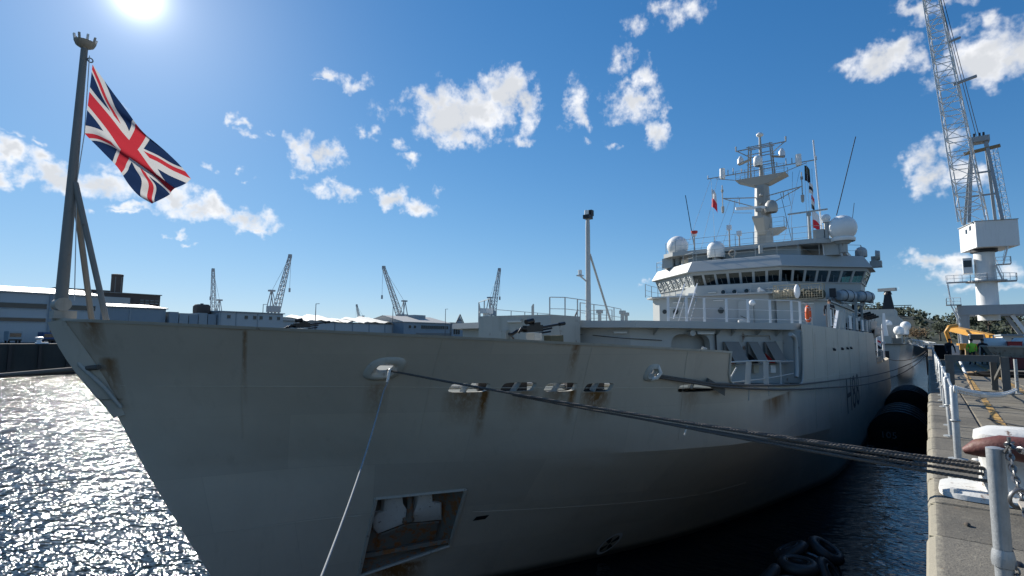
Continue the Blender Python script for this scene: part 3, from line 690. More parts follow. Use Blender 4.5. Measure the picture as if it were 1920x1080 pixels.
# bow thruster mark and doubler plate
def onhull(name, pts2, tris, m, off=.03):
    mm = MB(); mm.add([HP(x, z, off) for x, z in pts2], tris); return part(mm, name, m, hull)
n = 32; rr = [(14.9+.3*k*math.cos(2*math.pi*i/n)+.16*k*math.sin(2*math.pi*i/n)*-1, -4.6+.46*k*math.sin(2*math.pi*i/n)) for k in (1, .78) for i in range(n)]
onhull('thruster_mark', rr, [(i, (i+1) % n, n+(i+1) % n, n+i) for i in range(n)], 'white_paint')
for a_ in (45, 135, 225, 315):
    c, s_ = math.cos(rad(a_)), math.sin(rad(a_)); q = [(.05, -.03), (.3, -.1), (.31, .1), (.05, .03)]
    onhull('thruster_mark_blade', [(14.9+.75*(u*c-w*s_)-.35*(u*s_+w*c), -4.6+1.05*(u*s_+w*c)) for u, w in q], [(0, 1, 2, 3)], 'black_paint', .03)
onhull('doubler_plate', [(10.15, -2.85), (10.4, -2.83), (10.38, -2.95), (10.13, -2.97)], [(0, 1, 2, 3)], 'black_paint', .02)
# pennant number
def text_mesh(body, size, name):
    cu = bpy.data.curves.new(name, 'FONT'); cu.body = body; cu.size = size; cu.resolution_u = 3; cu.space_character = 1.06
    ob = bpy.data.objects.new(name, cu); COL.objects.link(ob); dg = bpy.context.evaluated_depsgraph_get()
    me = bpy.data.meshes.new_from_object(ob.evaluated_get(dg)); bpy.data.objects.remove(ob); bpy.data.curves.remove(cu); return me
me = text_mesh('H88', 2.6, 'pennant_number')
xs_ = [v.co.x for v in me.vertices]; ys_ = [v.co.y for v in me.vertices]; x0, x1, y0, y1 = min(xs_), max(xs_), min(ys_), max(ys_)
for v in me.vertices:
    X = 34.5+(v.co.x-x0)/(x1-x0)*6.4; z = -2.45+(v.co.y-y0)/(y1-y0)*1.95
    v.co = Vector(HP(X, z, .012))-ORG[ship]
me.materials.append(MATS['pennant_black']); o = bpy.data.objects.new('pennant_number', me); COL.objects.link(o); o.parent = hull
# four small overboard discharges high on the side
for x in (30.2, 33.3, 35.6, 37.4): part(MB().cyl(HP(x, 1.15, -.05), HP(x+.02, 1.13, .12), .06, .05, 8).cyl(HP(x-.12, 1.2, 0), HP(x+.12, 1.2, .05), .03, .03, 6), 'overboard_pipe', 'black_paint', hull)

# decks
def deck_z(X): return .41-max(0, X-13)*.05
m_ = MB(); xs_ = [2.9+.5*i for i in range(39)]
m_.loft([[HP(x, deck_z(x), -.04), HP(x, deck_z(x), -.04, 1)] for x in xs_], caps=False, closed=False)
part(m_, 'forecastle_deck', 'deck_green')
edge = [(15.5, 12.1), (15.65, 10.6), (16.6, 7.75), (19.3, 5.85), (21.9, 4.0), (22.4, 3.72), (55, 3.72)]
poly = edge+[(x, 2*CL-y) for x, y in reversed(edge[1:])]
ud = part(MB().prism(poly, 1.98, 2.22), 'upper_deck', 'ship_grey_clean')
poly2 = [(15.9, 12.1), (16.0, 10.8), (16.9, 8.1), (19.5, 6.25), (22.3, 4.2), (22.5, 3.95)]
poly2 = poly2+[(x, 2*CL-y) for x, y in reversed(poly2[1:])]
# deckhouse side under the upper deck, with its real doorway
def wall_panels(a, b, z0, z1, holes, name, m, th=.05, parent=None, n=None):
    """vertical plate from a to b with rectangular rounded openings (u0,u1,v0,v1 in metres along/above)"""
    a, b = Vector(a), Vector(b); L = (b-a).length; d = (b-a)/L; nv = Vector((d.y, -d.x))
    out = [(0, z0), (L, z0), (L, z1), (0, z1)]; hl = []
    for (u0_, u1_, v0, v1, p_) in holes: hl.append(oval((u0_+u1_)/2, (v0+v1)/2, (u1_-u0_)/2, (v1-v0)/2, 28, p_))
    pts = [Vector(p) for p in out]; ed = [(i, (i+1) % 4) for i in range(4)]
    for h in hl: o = len(pts); pts += [Vector(p) for p in h]; ed += [(o+i, o+(i+1) % len(h)) for i in range(len(h))]
    v, e, f, *_ = delaunay_2d_cdt(pts, ed, [], 0, 1e-5); mm = MB()
    fs = [t_ for t_ in f if not any(inpoly(sum((v[i] for i in t_), Vector((0, 0)))/3, h) for h in hl)]
    W = lambda p, k: (a.x+d.x*p[0]+nv.x*k, a.y+d.y*p[0]+nv.y*k, p[1])
    mm.add([W(p, 0) for p in v], fs)
    for h in hl: k = len(h); mm.add([W(p, 0.012) for p in h]+[W(p, -th) for p in h], [(i, (i+1) % k, k+(i+1) % k, k+i) for i in range(k)])
    return part(mm, name, m, parent)
dh = thing_dh = part(MB().prism([(17.2, 8.6), (19.6, 6.75), (22.3, 4.75), (22.3, 19.4), (19.6, 17.5), (17.2, 15.6), (16.3, 13.6), (16.3, 10.6)], .0, 1.97), 'deckhouse', 'ship_grey')
wall_panels((16.9, 8.1), (22.3, 4.2), -.05, 1.98, [(1.6, 3.2, .15, 1.78, 5)], 'deckhouse_side', 'ship_grey', .3, dh)
wall_panels((15.95, 12.1), (16.9, 8.1), -.05, 1.98, [], 'deckhouse_front', 'ship_grey', .05, dh)
wall_panels((15.95, 12.1), (16.9, 16.1), -.05, 1.98, [], 'deckhouse_front', 'ship_grey', .05, dh)
dd = Vector((5.4, -3.9)).normalized(); nn = Vector((dd.y, -dd.x))
def DW(u, z, k=0.): return Vector((16.9+dd.x*u+nn.x*k, 8.1+dd.y*u+nn.y*k, z))
for (u, w) in ((.2, .16), (3.1, .16), (-.0, .1)): pass
for u in (.9, 3.45, 4.1, 5.2, 6.1): part(MB().add([DW(u, 1.97, .02), DW(u, 1.97, .36), DW(u, 1.72, .02), DW(u+.02, 1.97, .02), DW(u+.02, 1.97, .36), DW(u+.02, 1.72, .02)], [(0, 1, 2), (5, 4, 3), (0, 3, 4, 1), (1, 4, 5, 2), (2, 5, 3, 0)]), 'bracket', 'ship_grey', dh)
def tube_light(c, d, L=.62, parent=None):
    c = Vector(c); d = Vector(d).normalized(); o = part(MB().bar(c-d*L/2, c+d*L/2, .1, .05), 'strip_light', 'ship_grey_clean', parent)
    part(MB().tube([c-d*L*.46-Vector((0, 0, .045)), c+d*L*.46-Vector((0, 0, .045))], .045, 8), 'lens', 'light_lens', o, 60); return o
tube_light(DW(2.95, 1.86, .1), (dd.x, dd.y, 0), .75, dh); tube_light((16.05, 11.1, 1.86), (.25, -1, 0), .5, dh); tube_light((16.75, 8.4, 1.86), (.25, -1, 0), .5, dh)
part(MB().cyl(DW(2.35, 1.82, .02), DW(2.35, 1.82, .2), .11, .11, 16).torus(DW(2.35, 1.82, .2), .1, .02, (nn.x, nn.y, 0), 16, 6), 'alarm_bell', 'ship_grey_clean', dh, 40)
part(MB().tube([DW(1.2, 1.55, .05), DW(-.4, 1.62, .05)]+[(16.6, 9.5, 1.72), (16.25, 10.6, 1.78)], .012, 5), 'grab_wire', 'black_paint', dh)
# passage behind the doorway with a sandy locker
part(MB().bar(DW(2.1, .0, -.26), DW(2.1, 1.25, -.26), .8, .06, (nn.x, nn.y, 0)), 'passage_locker', 'net_tan', dh)
# three hinged lockers on the recess bulkhead, tilted open
for i, (u, w) in enumerate(((3.72, .62), (4.75, .42), (5.5, .5))):
    a, b = DW(u, 1.5, .1), DW(u+w, 1.5, .1); c, d = DW(u+w+.22, .72, .42), DW(u+.22, .72, .42)
    bx_ = MB().quad(DW(u, .72, .05), DW(u+w, .72, .05), DW(u+w, 1.52, .05), DW(u, 1.52, .05), .08); lk = part(bx_, 'locker', 'locker_grey', dh)
    part(MB().quad(a, d, c, b, .03), 'locker_door', 'locker_grey', lk)
    part(MB().quad(DW(u+.02, .75, .08), DW(u+.2, .75, .38), DW(u+.05, .95, .3), DW(u, 1.1, .12), .02), 'locker_stay', 'red_paint' if i != 1 else 'black_paint', lk)
    part(MB().bar(DW(u+.3, .38, .1), DW(u+.3, .66, .1), .22, .1, (nn.x, nn.y, 0)), 'junction_box', 'net_tan' if i != 2 else 'white_worn', dh)
part(MB().tube([DW(4.55, 1.5, .06), DW(4.55, 1.74, .06), DW(5.75, 1.76, .06), DW(5.8, 1.6, .06)], .022, 6), 'rusty_pipe', 'skip_rust', dh, 60)
part(MB().bar(DW(6.15, 1.1, .06), DW(6.15, 1.55, .06), .28, .1, (nn.x, nn.y, 0)).cyl(DW(6.1, .8, .05), DW(6.1, .8, .25), .08, .08, 12).cyl(DW(6.3, .8, .05), DW(6.3, .8, .25), .08, .08, 12), 'hydrant', 'ship_rusty', dh)
part(MB().tube([HP(21.2, 1.8, -.2), HP(21.6, 1.72, -.16), HP(21.75, 1.5, -.15), HP(21.75, .5, -.15), HP(21.6, .25, -.15)], .075, 10), 'overflow_pipe', 'ship_grey', dh, 60)
part(MB().tube([DW(3.4, 1.8, .06), DW(3.42, .9, .06)], .03, 6), 'conduit', 'black_paint', dh)
# guard rail across the recess
rr_ = MB()
for X in (15.55, 17.0, 18.35, 19.3, 20.4): pass
gr = part(MB().tube([HP(13.95, 1.02, -.06), HP(15.5, 1.02, -.05), HP(17, .97, -.05), HP(19, .9, -.05), HP(20.6, .86, -.05)], .022, 6), 'recess_rail', 'ship_grey_clean', dh, 60)
part(MB().tube([HP(14.05, .5, -.06), HP(17, .47, -.05), HP(20.6, .44, -.05)], .014, 6), 'recess_rail', 'ship_grey_clean', dh, 60)
for X in (15.1, 16.7): part(MB().bar(HP(X, -.02, -.05), HP(X, 1.0, -.05), .13, .05), 'rail_post', 'ship_grey_clean', dh)
part(MB().bar(HP(18.6, -.02, -.05), HP(18.6, .9, -.05), .04, .04), 'rail_post', 'ship_grey_clean', dh)
part(MB().tube([HP(14.05, .35, -.1), HP(14.7, .85, -.2)], .02, 6), 'rail_brace', 'ship_grey_clean', dh)
part(MB().quad(HP(13.2, .5, .03), HP(13.75, .22, .1), HP(13.7, .4, .1), HP(13.2, .66, .03), .08), 'loose_board', 'timber_grey', dh)
# small ventilation house forward
vh = part(MB().prism([(14.0, 9.5), (15.88, 9.5), (15.88, 12.56), (14.0, 12.56)], .2, 2.36), 'vent_house', 'ship_rusty')
part(MB().box(13.93, 13.998, 9.45, 10.35, 1.7, 2.3), 'vent_house_panel', 'ship_grey', vh)
tube_light((13.95, 10.9, 2.2), (0, 1, 0), .6, vh)
part(MB().box(13.8, 13.995, 11.15, 11.5, .8, 1.85), 'vent_house_locker', 'ship_rusty', vh); part(MB().box(13.74, 13.8, 11.2, 11.45, 1.2, 1.4), 'vent_house_latch', 'pocket_rust', vh); part(MB().tube([(13.95, 10.95, .4), (13.95, 10.95, 1.6), (13.95, 11.1, 1.7)], .025, 6), 'vent_house_pipe', 'pocket_rust', vh)
part(MB().bar((14.15, 12.35, 2.36), (14.15, 12.35, 2.5), .16, .14).box(14.0, 14.36, 12.2, 12.5, 2.46, 2.64), 'floodlight', 'white_worn', vh)

# guard rails on the decks
def rail(pts, h=1.0, rows=(1., .55, .15), post=1.4, r=.018, pr_=.024, name='deck_railing', m='ship_grey_clean', white=False, parent=None):
    pts = [Vector(p) for p in pts]; root = None
    for k in rows:
        o = part(MB().tube([p+Vector((0, 0, h*k)) for p in pts], r if k == 1 else r*.75, 6), 'rail', m, root or parent)
        if root is None: o.name = name; root = o
    tot = 0
    for a, b in zip(pts, pts[1:]):
        L = (b-a).length; n = max(1, round(L/post))
        for i in range(n+1):
            if i == 0 and tot > 0: continue
            q = a.lerp(b, i/n); part(MB().bar(q, q+Vector((0, 0, h)), pr_*2, pr_), 'post', m, root)
        tot += L
    return root
rail([(17.75, 12.05, 2.22), (18.2, 11.6, 2.22), (20.4, 11.75, 2.22)], 1.05, post=1.1)
rail([(15.65, 11.35, 2.22), (16.6, 12.1, 2.22)], .62, rows=(1., .1), post=.2)
rail([(16.75, 7.8, 2.22), (17.6, 7.1, 2.22)], 1.05, post=.8) if False else None
rail([(17.0, 14.6, 2.22), (18.5, 16.6, 2.22), (22.3, 19.9, 2.22), (30, 20.4, 2.22)], 1.05, post=1.5)
wr = rail([(17.7, 7.05, 2.22), (18.9, 6.2, 2.22), (20.4, 5.12, 2.22), (22.0, 3.98, 2.22), (22.6, 3.8, 2.22)], .85, post=.95, pr_=.04, r=.011, m='white_paint')
rail([(22.7, 3.8, 2.22), (25.2, 3.8, 2.22)], .85, post=1.2)
rail([(26.7, 13.9, 2.22), (26.7, 15.5, 2.22)], 1., post=1.5)
rail([(20.9, 12.5, 2.22), (23.8, 12.7, 2.22), (26.6, 13.3, 2.22)], 1.02, post=1.5)
# bulwark-like gate panels and rail along the side under the bridge wing
g_ = rail([(29.9, 3.82, 2.2), (34, 3.82, 2.2), (40, 3.82, 2.2), (46, 3.82, 2.2), (54.5, 3.82, 2.2)], 1.05, post=2.2)
for i, x in enumerate((30.2, 34.5, 38.6, 42.5, 46.5, 50)):
    part(MB().box(x, x+(1.4 if i else .9), 3.79, 3.82, 2.32, 3.15), 'rail_panel', 'ship_grey_clean' if i % 2 else 'white_paint', g_)
part(MB().bar((31.5, 3.75, 2.2), (33.0, 3.75, 3.2), .12, .05), 'rail_gangway_arm', 'white_paint', g_)
for x in (30.0, 36.2, 41.0): part(MB().bar((x, 3.8, 2.2), (x+.2, 3.8, 3.4), .1, .1), 'stanchion', 'ship_grey_clean', g_)
# slanted stairs and fife rails in front of the bridge
def ladder(a, b, w, n, name='ladder', m='ship_grey_clean', side=(0, 1, 0)):
    a, b, sv = Vector(a), Vector(b), Vector(side)*w/2
    o = part(MB().bar(a-sv, b-sv, .07, .04).bar(a+sv, b+sv, .07, .04), name, m)
    for i in range(n): q = a.lerp(b, (i+.7)/n); part(MB().bar(q-sv, q+sv, .1, .025), 'tread', m, o)
    return o
l1 = ladder((35.2, 13.1, 2.22), (37.3, 13.1, 4.7), .8, 10)
for y in (12.65, 13.55): part(MB().bar((34.9, y, 3.0), (37.2, y, 5.55), .06, .06), 'handrail', 'white_paint', l1)
for (x, y) in ((22.9, 6.3), (24.6, 5.0)): pass

# superstructure
def mir(poly): return poly+[(x, 2*CL-y) for x, y in reversed(poly) if abs(y-CL) > 1e-6]
la = part(MB().prism([(37.5, 8.1), (37.5, 15.6), (38.4, 16.5), (60, 16.5), (60, 7.7), (38, 7.7)], 2.22, 4.62), 'lower_house', 'ship_grey_clean')
part(MB().prism([(37.1, 7.8), (37.1, 16.0), (38.2, 16.9), (44.6, 16.9), (44.6, 7.5), (37.4, 7.5)], 4.62, 4.72), 'house_roof', 'ship_grey_clean', la)
for (y, z) in ((14.35, 3.6), (11.15, 3.6)):
    pt = part(MB().torus((37.48, y, z), .22, .035, (1, 0, 0), 20, 8), 'porthole', 'ship_grey', la, 60); part(MB().cyl((37.49, y, z), (37.45, y, z), .21, .21, 18), 'glass', 'window_dark', pt)
part(MB().torus((37.48, 15.2, 3.62), .14, .03, (1, 0, 0), 16, 6).cyl((37.49, 15.2, 3.62), (37.46, 15.2, 3.62), .14, .14, 14), 'small_porthole', 'window_dark', la)
dr = part(MB().loft([[(37.47, *p) for p in oval(9.55, 3.28, .52, 1.02, 24, 6)], [(37.38, *p) for p in oval(9.55, 3.28, .5, 1.0, 24, 6)]]), 'house_door', 'ship_grey', la, 40)
part(MB().loft([[(37.379, *p) for p in oval(9.55, 3.28, .44, .93, 24, 6)], [(37.35, *p) for p in oval(9.55, 3.28, .42, .91, 24, 6)]]), 'door_leaf', 'ship_grey_clean', dr, 40)
part(MB().bar((37.33, 9.35, 2.95), (37.33, 9.85, 3.2), .03, .03), 'door_handle', 'black_paint', dr)
tube_light((37.45, 14.2, 4.3), (0, 1, 0), .75, la); tube_light((37.45, 11.3, 4.35), (0, 1, 0), .75, la)
part(MB().ball((36.6, 8.9, 4.0), .2, 14, 8), 'dome_lamp', 'white_paint', la, 60); part(MB().bar((36.6, 8.9, 2.2), (36.6, 8.9, 3.85), .05, .05), 'lamp_post', 'ship_grey_clean', la)
part(MB().lathe([(.32, 0), (.34, .5), (.3, .62), (.1, .7)], (35.8, 9.3, 2.22), 16), 'capstan', 'ship_grey_clean', la, 40)
part(MB().box(35.9, 36.4, 11.0, 12.6, 2.22, 2.5).box(35.7, 36.1, 10.3, 10.9, 2.22, 2.62), 'deck_gear', 'red_paint', la)
# port and starboard houses under the bridge wings
for sd in (0, 1):
    f = (lambda y: y) if sd == 0 else (lambda y: 2*CL-y)
    pl = [(43, f(9.4)), (43, f(6.0)), (43.9, f(5.5)), (60, f(5.5)), (60, f(9.4))] if sd else [(37.7, 7.69), (37.7, 5.5), (38.4, 4.95), (60, 4.95), (60, 7.69)]
    if sd: pl.reverse()
    zt_ = 4.42 if sd else 4.08; bh = part(MB().prism(pl, 2.22, zt_), 'side_house', 'ship_grey_clean')
    part(MB().prism([(x-.15 if x < 50 else x, y+(-.15 if (sd == 0 and y < 6) else 0)) for x, y in pl], zt_, zt_+.09), 'side_house_roof', 'ship_grey_clean', bh)
tube_light((37.6, 5.9, 3.95), (0, 1, 0), .8)
# netted raft baskets ahead of the port wing
for i, (y0, y1) in enumerate(((6.35, 7.7), (4.95, 6.28))):
    nb = part(MB().box(37.2, 37.25, y0, y1, 4.18, 4.22), 'net_basket', 'net_tan')
    fr = MB()
    for y in (y0, y1):
        fr.bar((37.1, y, 4.17), (37.1, y, 5.1), .05).bar((37.95, y, 4.17), (37.95, y, 5.1), .05).bar((37.1, y, 5.1), (37.95, y, 5.1), .05)
    for z in (4.2, 5.1): fr.bar((37.1, y0, z), (37.1, y1, z), .05)
    part(fr, 'basket_frame', 'net_tan', nb)
    nt = MB(); k = 9
    for j in range(1, k): y = y0+(y1-y0)*j/k; nt.tube([(37.08, y, 4.2), (37.04+.03*math.sin(j*2), y+.02*math.sin(j), 4.65), (37.08, y, 5.08)], .012, 4)
    for j in range(1, 6): z = 4.2+.9*j/6; nt.tube([(37.08, y0, z), (37.03, (y0+y1)/2, z-.02), (37.08, y1, z)], .012, 4)
    part(nt, 'netting', 'net_tan', nb)
    lm = MB(); R2 = random.Random(3+i)
    for j in range(7): lm.ball((37.5+R2.uniform(-.1, .15), y0+(y1-y0)*(j+.5)/7, 4.5+R2.uniform(-.06, .1)), .3, 10, 7, (1, .6+R2.random()*.4, 1))
    part(lm, 'stowed_gear', 'olive_cloth' if i else 'net_tan', nb, 60)
part(MB().ball((36.95, 6.32, 4.65), .3, 12, 8, (.6, .6, 1.5)), 'canvas_bundle', 'white_cloth', smooth=60)

for (x0, x1, dz, k) in ((7.6, 9.0, .09, .5), (9.3, 10.6, .12, .7), (10.2, 13.4, .08, .45)):
    part(MB().tube([HP(x0, .42+dz, -k), HP((x0+x1)/2, .42+dz, -k), HP(x1, .42+dz, -k)], .045, 8), 'deck_pipe', 'ship_grey', smooth=60)
for x in (8.35, 9.2, 9.95, 10.7, 13.0): part(MB().bar(HP(x, .4, -.12), HP(x, 1.4, -.12), .05, .12), 'bulwark_stay', 'ship_grey')

part(MB().box(22.1, 22.2, 3.71, 4.9, .0, 1.98), 'recess_jamb', 'ship_grey')

for (x0, x1) in ((8.75, 9.6), (10.35, 11.1)):                       # black boxes added just inside two of the slots to darken the openings
    p0, p1 = Vector(HP(x0, .44, -.4)), Vector(HP(x1, .44, -.4)); part(MB().bar(p0+Vector((0, 0, .16)), p1+Vector((0, 0, .16)), .3, .34), 'slot_dark_box', 'black_paint')

# ------------------------------------------------------------------ bridge
def mirp(poly): return poly+[(x, 2*CL-y) for x, y in reversed(poly)]
OUT = [(52.5, 3.12), (48.9, 3.12), (43.9, 8.47)]                      # fascia bottom, port half (aft end, wing tip, front corner)
def inset(k, kx=None):      # outline moved inwards by k
    kx = k if kx is None else kx
    return [(52.5, 3.12+k), (48.9+k*.35, 3.12+k), (43.9+k, 8.47+k*.42)]
def ring(k, z): return [(x, y, z) for x, y in mirp(inset(k))]
fa = part(MB().loft([ring(.0, 7.24), ring(.0, 7.3), ring(.52, 8.16), ring(.56, 8.2)]), 'bridge_fascia', 'ship_grey_clean')
part(MB().loft([ring(.36, 7.22), ring(.05, 7.238)], caps=False), 'fascia_soffit', 'ship_grey', fa)
br = part(MB().loft([ring(.85, 5.0), ring(.8, 5.9), ring(.78, 6.06)], caps=True), 'bridge_body', 'ship_grey_clean')
part(MB().loft([ring(.7, 6.06), ring(.68, 6.12)], caps=True), 'sill_ledge', 'ship_grey_clean', br)
part(MB().loft([ring(.36, 7.0), ring(.34, 7.235)], caps=True), 'window_head', 'ship_grey_clean', br)
part(MB().prism([(43.6, 9.2), (43.6, 15.0), (44.9, 16.3), (52, 16.3), (52, 7.9), (44.9, 7.9)], 4.5, 6.0), 'bridge_front_lower', 'ship_grey_clean', br)
# slanted window walls: mullions and panes, seven to a facet
lo, hi = mirp(inset(.74)), mirp(inset(.40))
facets = [(0, 1, 1), (1, 2, 7), (2, 3, 7), (3, 4, 7), (4, 5, 1)]
for (i, j, n) in facets:
    A0, B0 = Vector((*lo[i], 6.12)), Vector((*lo[j], 6.12)); A1, B1 = Vector((*hi[i], 7.0)), Vector((*hi[j], 7.0))
    mw = .16/((B0-A0).length/n)                                      # mullion share of a bay
    nrm = (B0-A0).cross(A1-A0).normalized()
    c0 = (A0+B0)/2
    if (c0-Vector((49, CL, 6.5))).dot(nrm) < 0: nrm = -nrm
    for k in range(n+1):
        t0, t1 = max(0, (k-mw/2)/n), min(1, (k+mw/2)/n)
        q = [A0.lerp(B0, t0), A0.lerp(B0, t1), A1.lerp(B1, t1), A1.lerp(B1, t0)]
        part(MB().add([v+nrm*.03 for v in q]+[v-nrm*.06 for v in q], [(0, 1, 2, 3), (7, 6, 5, 4), (0, 4, 5, 1), (1, 5, 6, 2), (2, 6, 7, 3), (3, 7, 4, 0)]), 'mullion', 'ship_grey_clean', br)
    for k in range(n):
        t0, t1 = (k+mw/2)/n, (k+1-mw/2)/n
        q = [A0.lerp(B0, t0), A0.lerp(B0, t1), A1.lerp(B1, t1), A1.lerp(B1, t0)]
        w = part(MB().add([v-nrm*.02 for v in q]+[v-nrm*.03 for v in q], [(0, 1, 2, 3), (7, 6, 5, 4)]), 'window_pane', 'bridge_glass', br)
        fm = MB(); f_ = .035
        for (u, v) in ((0, 1), (1, 2), (2, 3), (3, 0)): fm.bar(q[u]+(q[2-u]-q[u])*0+nrm*.0, q[v], f_, .03, nrm)
        fm.bar(q[0].lerp(q[1], .5)+nrm*.03, q[0].lerp(q[1], .62)+(q[3]-q[0])*.62+nrm*.035, .015, .015, nrm)
        part(fm, 'window_frame', 'ship_grey', br)
# dark interior: deckhead fittings and consoles
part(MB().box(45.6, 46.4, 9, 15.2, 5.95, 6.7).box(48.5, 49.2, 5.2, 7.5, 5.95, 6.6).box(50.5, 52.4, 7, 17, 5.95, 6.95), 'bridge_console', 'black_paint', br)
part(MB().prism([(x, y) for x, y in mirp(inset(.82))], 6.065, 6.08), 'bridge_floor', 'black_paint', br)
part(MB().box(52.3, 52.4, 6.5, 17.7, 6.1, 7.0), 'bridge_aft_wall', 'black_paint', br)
# wing underside framing and supports
part(MB().box(48.9, 52.4, 4.1, 5.4, 4.8, 4.99).bar((47.5, 4.2, 4.9), (47.5, 4.2, 2.2), .18).bar((52.0, 4.2, 4.9), (52.0, 4.2, 2.2), .16), 'wing_support', 'ship_grey', br)
part(MB().box(46.2, 60, 5.6, 6.2, 2.2, 4.9).box(53, 60, 6, 18, 2.2, 6.5), 'after_house', 'ship_grey')
# liferaft canisters slung under the wing
for i, (x, y) in enumerate(((46.6, 4.7), (48.3, 3.7))):
    c = part(MB().lathe([(0, -.85), (.25, -.84), (.38, -.72), (.4, -.3), (.43, -.28), (.43, .28), (.4, .3), (.38, .72), (.25, .84), (0, .85)], (x, y, 4.95), 20, (1, -.55, 0)), 'liferaft_canister', 'liferaft_shell', smooth=40)
    part(MB().torus((x-.3, y+.16, 4.95), .44, .02, (1, -.55, 0), 20, 5).torus((x+.3, y-.16, 4.95), .44, .02, (1, -.55, 0), 20, 5), 'lashing', 'black_paint', c)
part(MB().bar((45.6, 4.9, 4.45), (50, 3.3, 4.4), .08).bar((45.6, 5.5, 4.45), (50, 4.0, 4.4), .08).bar((46, 4.7, 4.45), (46, 5.5, 3.6), .06), 'raft_cradle', 'ship_grey')
part(MB().box(45.2, 45.6, 5.2, 5.6, 4.8, 5.45), 'wing_speaker', 'black_paint')
part(MB().box(46.8, 52, 4.6, 5.4, 2.2, 2.9).box(49, 51, 4.4, 5.2, 2.2, 3.4), 'deck_locker', 'black_paint')
# lamps and searchlights on the bridge front
for y in (12.6, 11.75, 10.85):
    s_ = part(MB().lathe([(.0, -.17), (.13, -.15), (.17, 0), (.19, .12)], (43.25, y, 5.35), 16, (-1, .2, .1)), 'searchlight', 'white_paint', smooth=50)
    part(MB().cyl((43.13, y+.03, 5.362), (43.12, y+.03, 5.363), .165, .165, 14), 'reflector', 'glass_dark', s_)
part(MB().box(43.1, 43.5, 10.5, 12.9, 5.08, 5.14), 'searchlight_shelf', 'ship_grey')
part(MB().box(43.1, 43.5, 8.6, 9.9, 5.1, 5.15), 'searchlight_shelf', 'ship_grey'); tube_light((43.5, 9.2, 5.55), (0, 1, 0), .8); tube_light((43.5, 13.6, 5.45), (0, 1, 0), .7)
part(MB().lathe([(0, -.25), (.06, -.2), (.1, .0), (.2, .3)], (43.2, 9.75, 5.35), 12, (-1, 1, .3)), 'loudhailer', 'white_paint', smooth=50)
rail([(43.2, 8.0, 5.15), (43.2, 10.6, 5.15)], .75, rows=(1, .5), post=1.2)
for y in (15.0, 16.0):
    s_ = part(MB().box(42.6, 43.2, y-.25, y+.25, 5.0, 5.35), 'forward_lamp_box', 'white_paint')
part(MB().box(42.3, 42.4, 14.3, 16.9, 4.72, 5.0), 'breakwater', 'white_paint')
rail([(37.3, 16.6, 4.72), (39, 16.85, 4.72), (44, 16.85, 4.72)], 1.0, post=1.4)
rail([(37.2, 8, 4.72), (37.2, 12.5, 4.72)], .9, rows=(1, .5), post=1.5) if False else None
# small vent posts on the fore end of the starboard side
for (x, y) in ((26, 14.3), (27.4, 13.6), (29.5, 14.4)): part(MB().bar((x, y, 2.2), (x, y, 3.0), .14).box(x-.14, x+.14, y-.14, y+.14, 3.0, 3.2), 'vent_post', 'ship_grey')

# ------------------------------------------------------------------ compass platform, domes, mast
cp = part(MB().prism(mirp([(58, 7.6), (46.6, 7.6)]), 8.2, 9.12), 'compass_house', 'ship_grey_clean')
part(MB().prism(mirp([(59, 5.2), (46.9, 5.2), (46.0, 6.4)]), 9.1, 9.46), 'compass_platform', 'ship_grey_clean')
for y in (5.5, 18.7): part(MB().prism([(47, y-.5), (49, y-.5), (49, y+.5), (47, y+.5)], 8.2, 9.1), 'platform_pillar', 'ship_grey_clean')
rail([(47.0, 18.8, 9.46), (46.2, 17.6, 9.46), (46.2, 12.4, 9.46), (46.2, 6.6, 9.46), (47.2, 5.5, 9.46), (56, 5.5, 9.46)], 1.05, post=1.5)
rail([(45.0, 15.6, 8.2), (49.3, 20.7, 8.2), (52, 20.7, 8.2)], .9, rows=(1, .5), post=1.6)
rail([(44.6, 15.2, 8.2), (44.6, 8.9, 8.2), (49.2, 3.8, 8.2), (52, 3.8, 8.2)], .9, rows=(1, .5), post=1.7)
def radome(c, r, prof='ball', m='radome'):
    c = Vector(c)
    if prof == 'ball':
        pr = [(0, r)]+[(r*math.sin(math.pi*i/16), r*math.cos(math.pi*i/16)) for i in range(1, 13)]+[(r*.8, -r*.82), (r*.78, -r*1.05)]
        d = part(MB().lathe([(a, b) for a, b in reversed(pr)], c, 28), 'radome', m, smooth=50)
        part(MB().lathe([(r*.8, -r*1.05), (r*.84, -r*1.0), (r*.84, -r*.8), (r*.8, -r*.76)], c, 28), 'radome_collar', 'radome', d, 40)
        part(MB().cyl(c+Vector((0, 0, -r*1.05)), c+Vector((0, 0, -r*1.22)), r*.62, r*.45, 16).cyl(c+Vector((0, 0, -r*1.2)), c+Vector((0, 0, -r*1.9)), r*.3, r*.3, 12), 'radome_pedestal', 'ship_grey', d, 40)
    else:
        pr = [(r*.9, -r*1.05), (r, -r*.95), (r, 0)]+[(r*math.cos(math.pi/2*i/8), r*math.sin(math.pi/2*i/8)*.95) for i in range(1, 9)]
        d = part(MB().lathe(pr, c, 24), 'radome', m, smooth=50); part(MB().cyl(c+Vector((0, 0, -r*1.02)), c+Vector((0, 0, -r*1.6)), r*.5, r*.5, 12), 'radome_pedestal', 'ship_grey', d)
    return d
radome((47.4, 17.85, 10.2), .96); radome((47.0, 4.75, 10.2), 1.0); radome((46.0, 13.95, 9.35), .73, 'cap'); radome((46.6, 5.75, 11.05), .32); radome((50.5, 3.9, 8.75), .42, 'cap', 'liferaft_shell')
part(MB().cyl((46.6, 5.75, 9.4), (46.6, 5.75, 10.7), .16, .16, 12).box(46.4, 46.9, 5.9, 6.6, 9.46, 10.2), 'antenna_post', 'ship_grey')
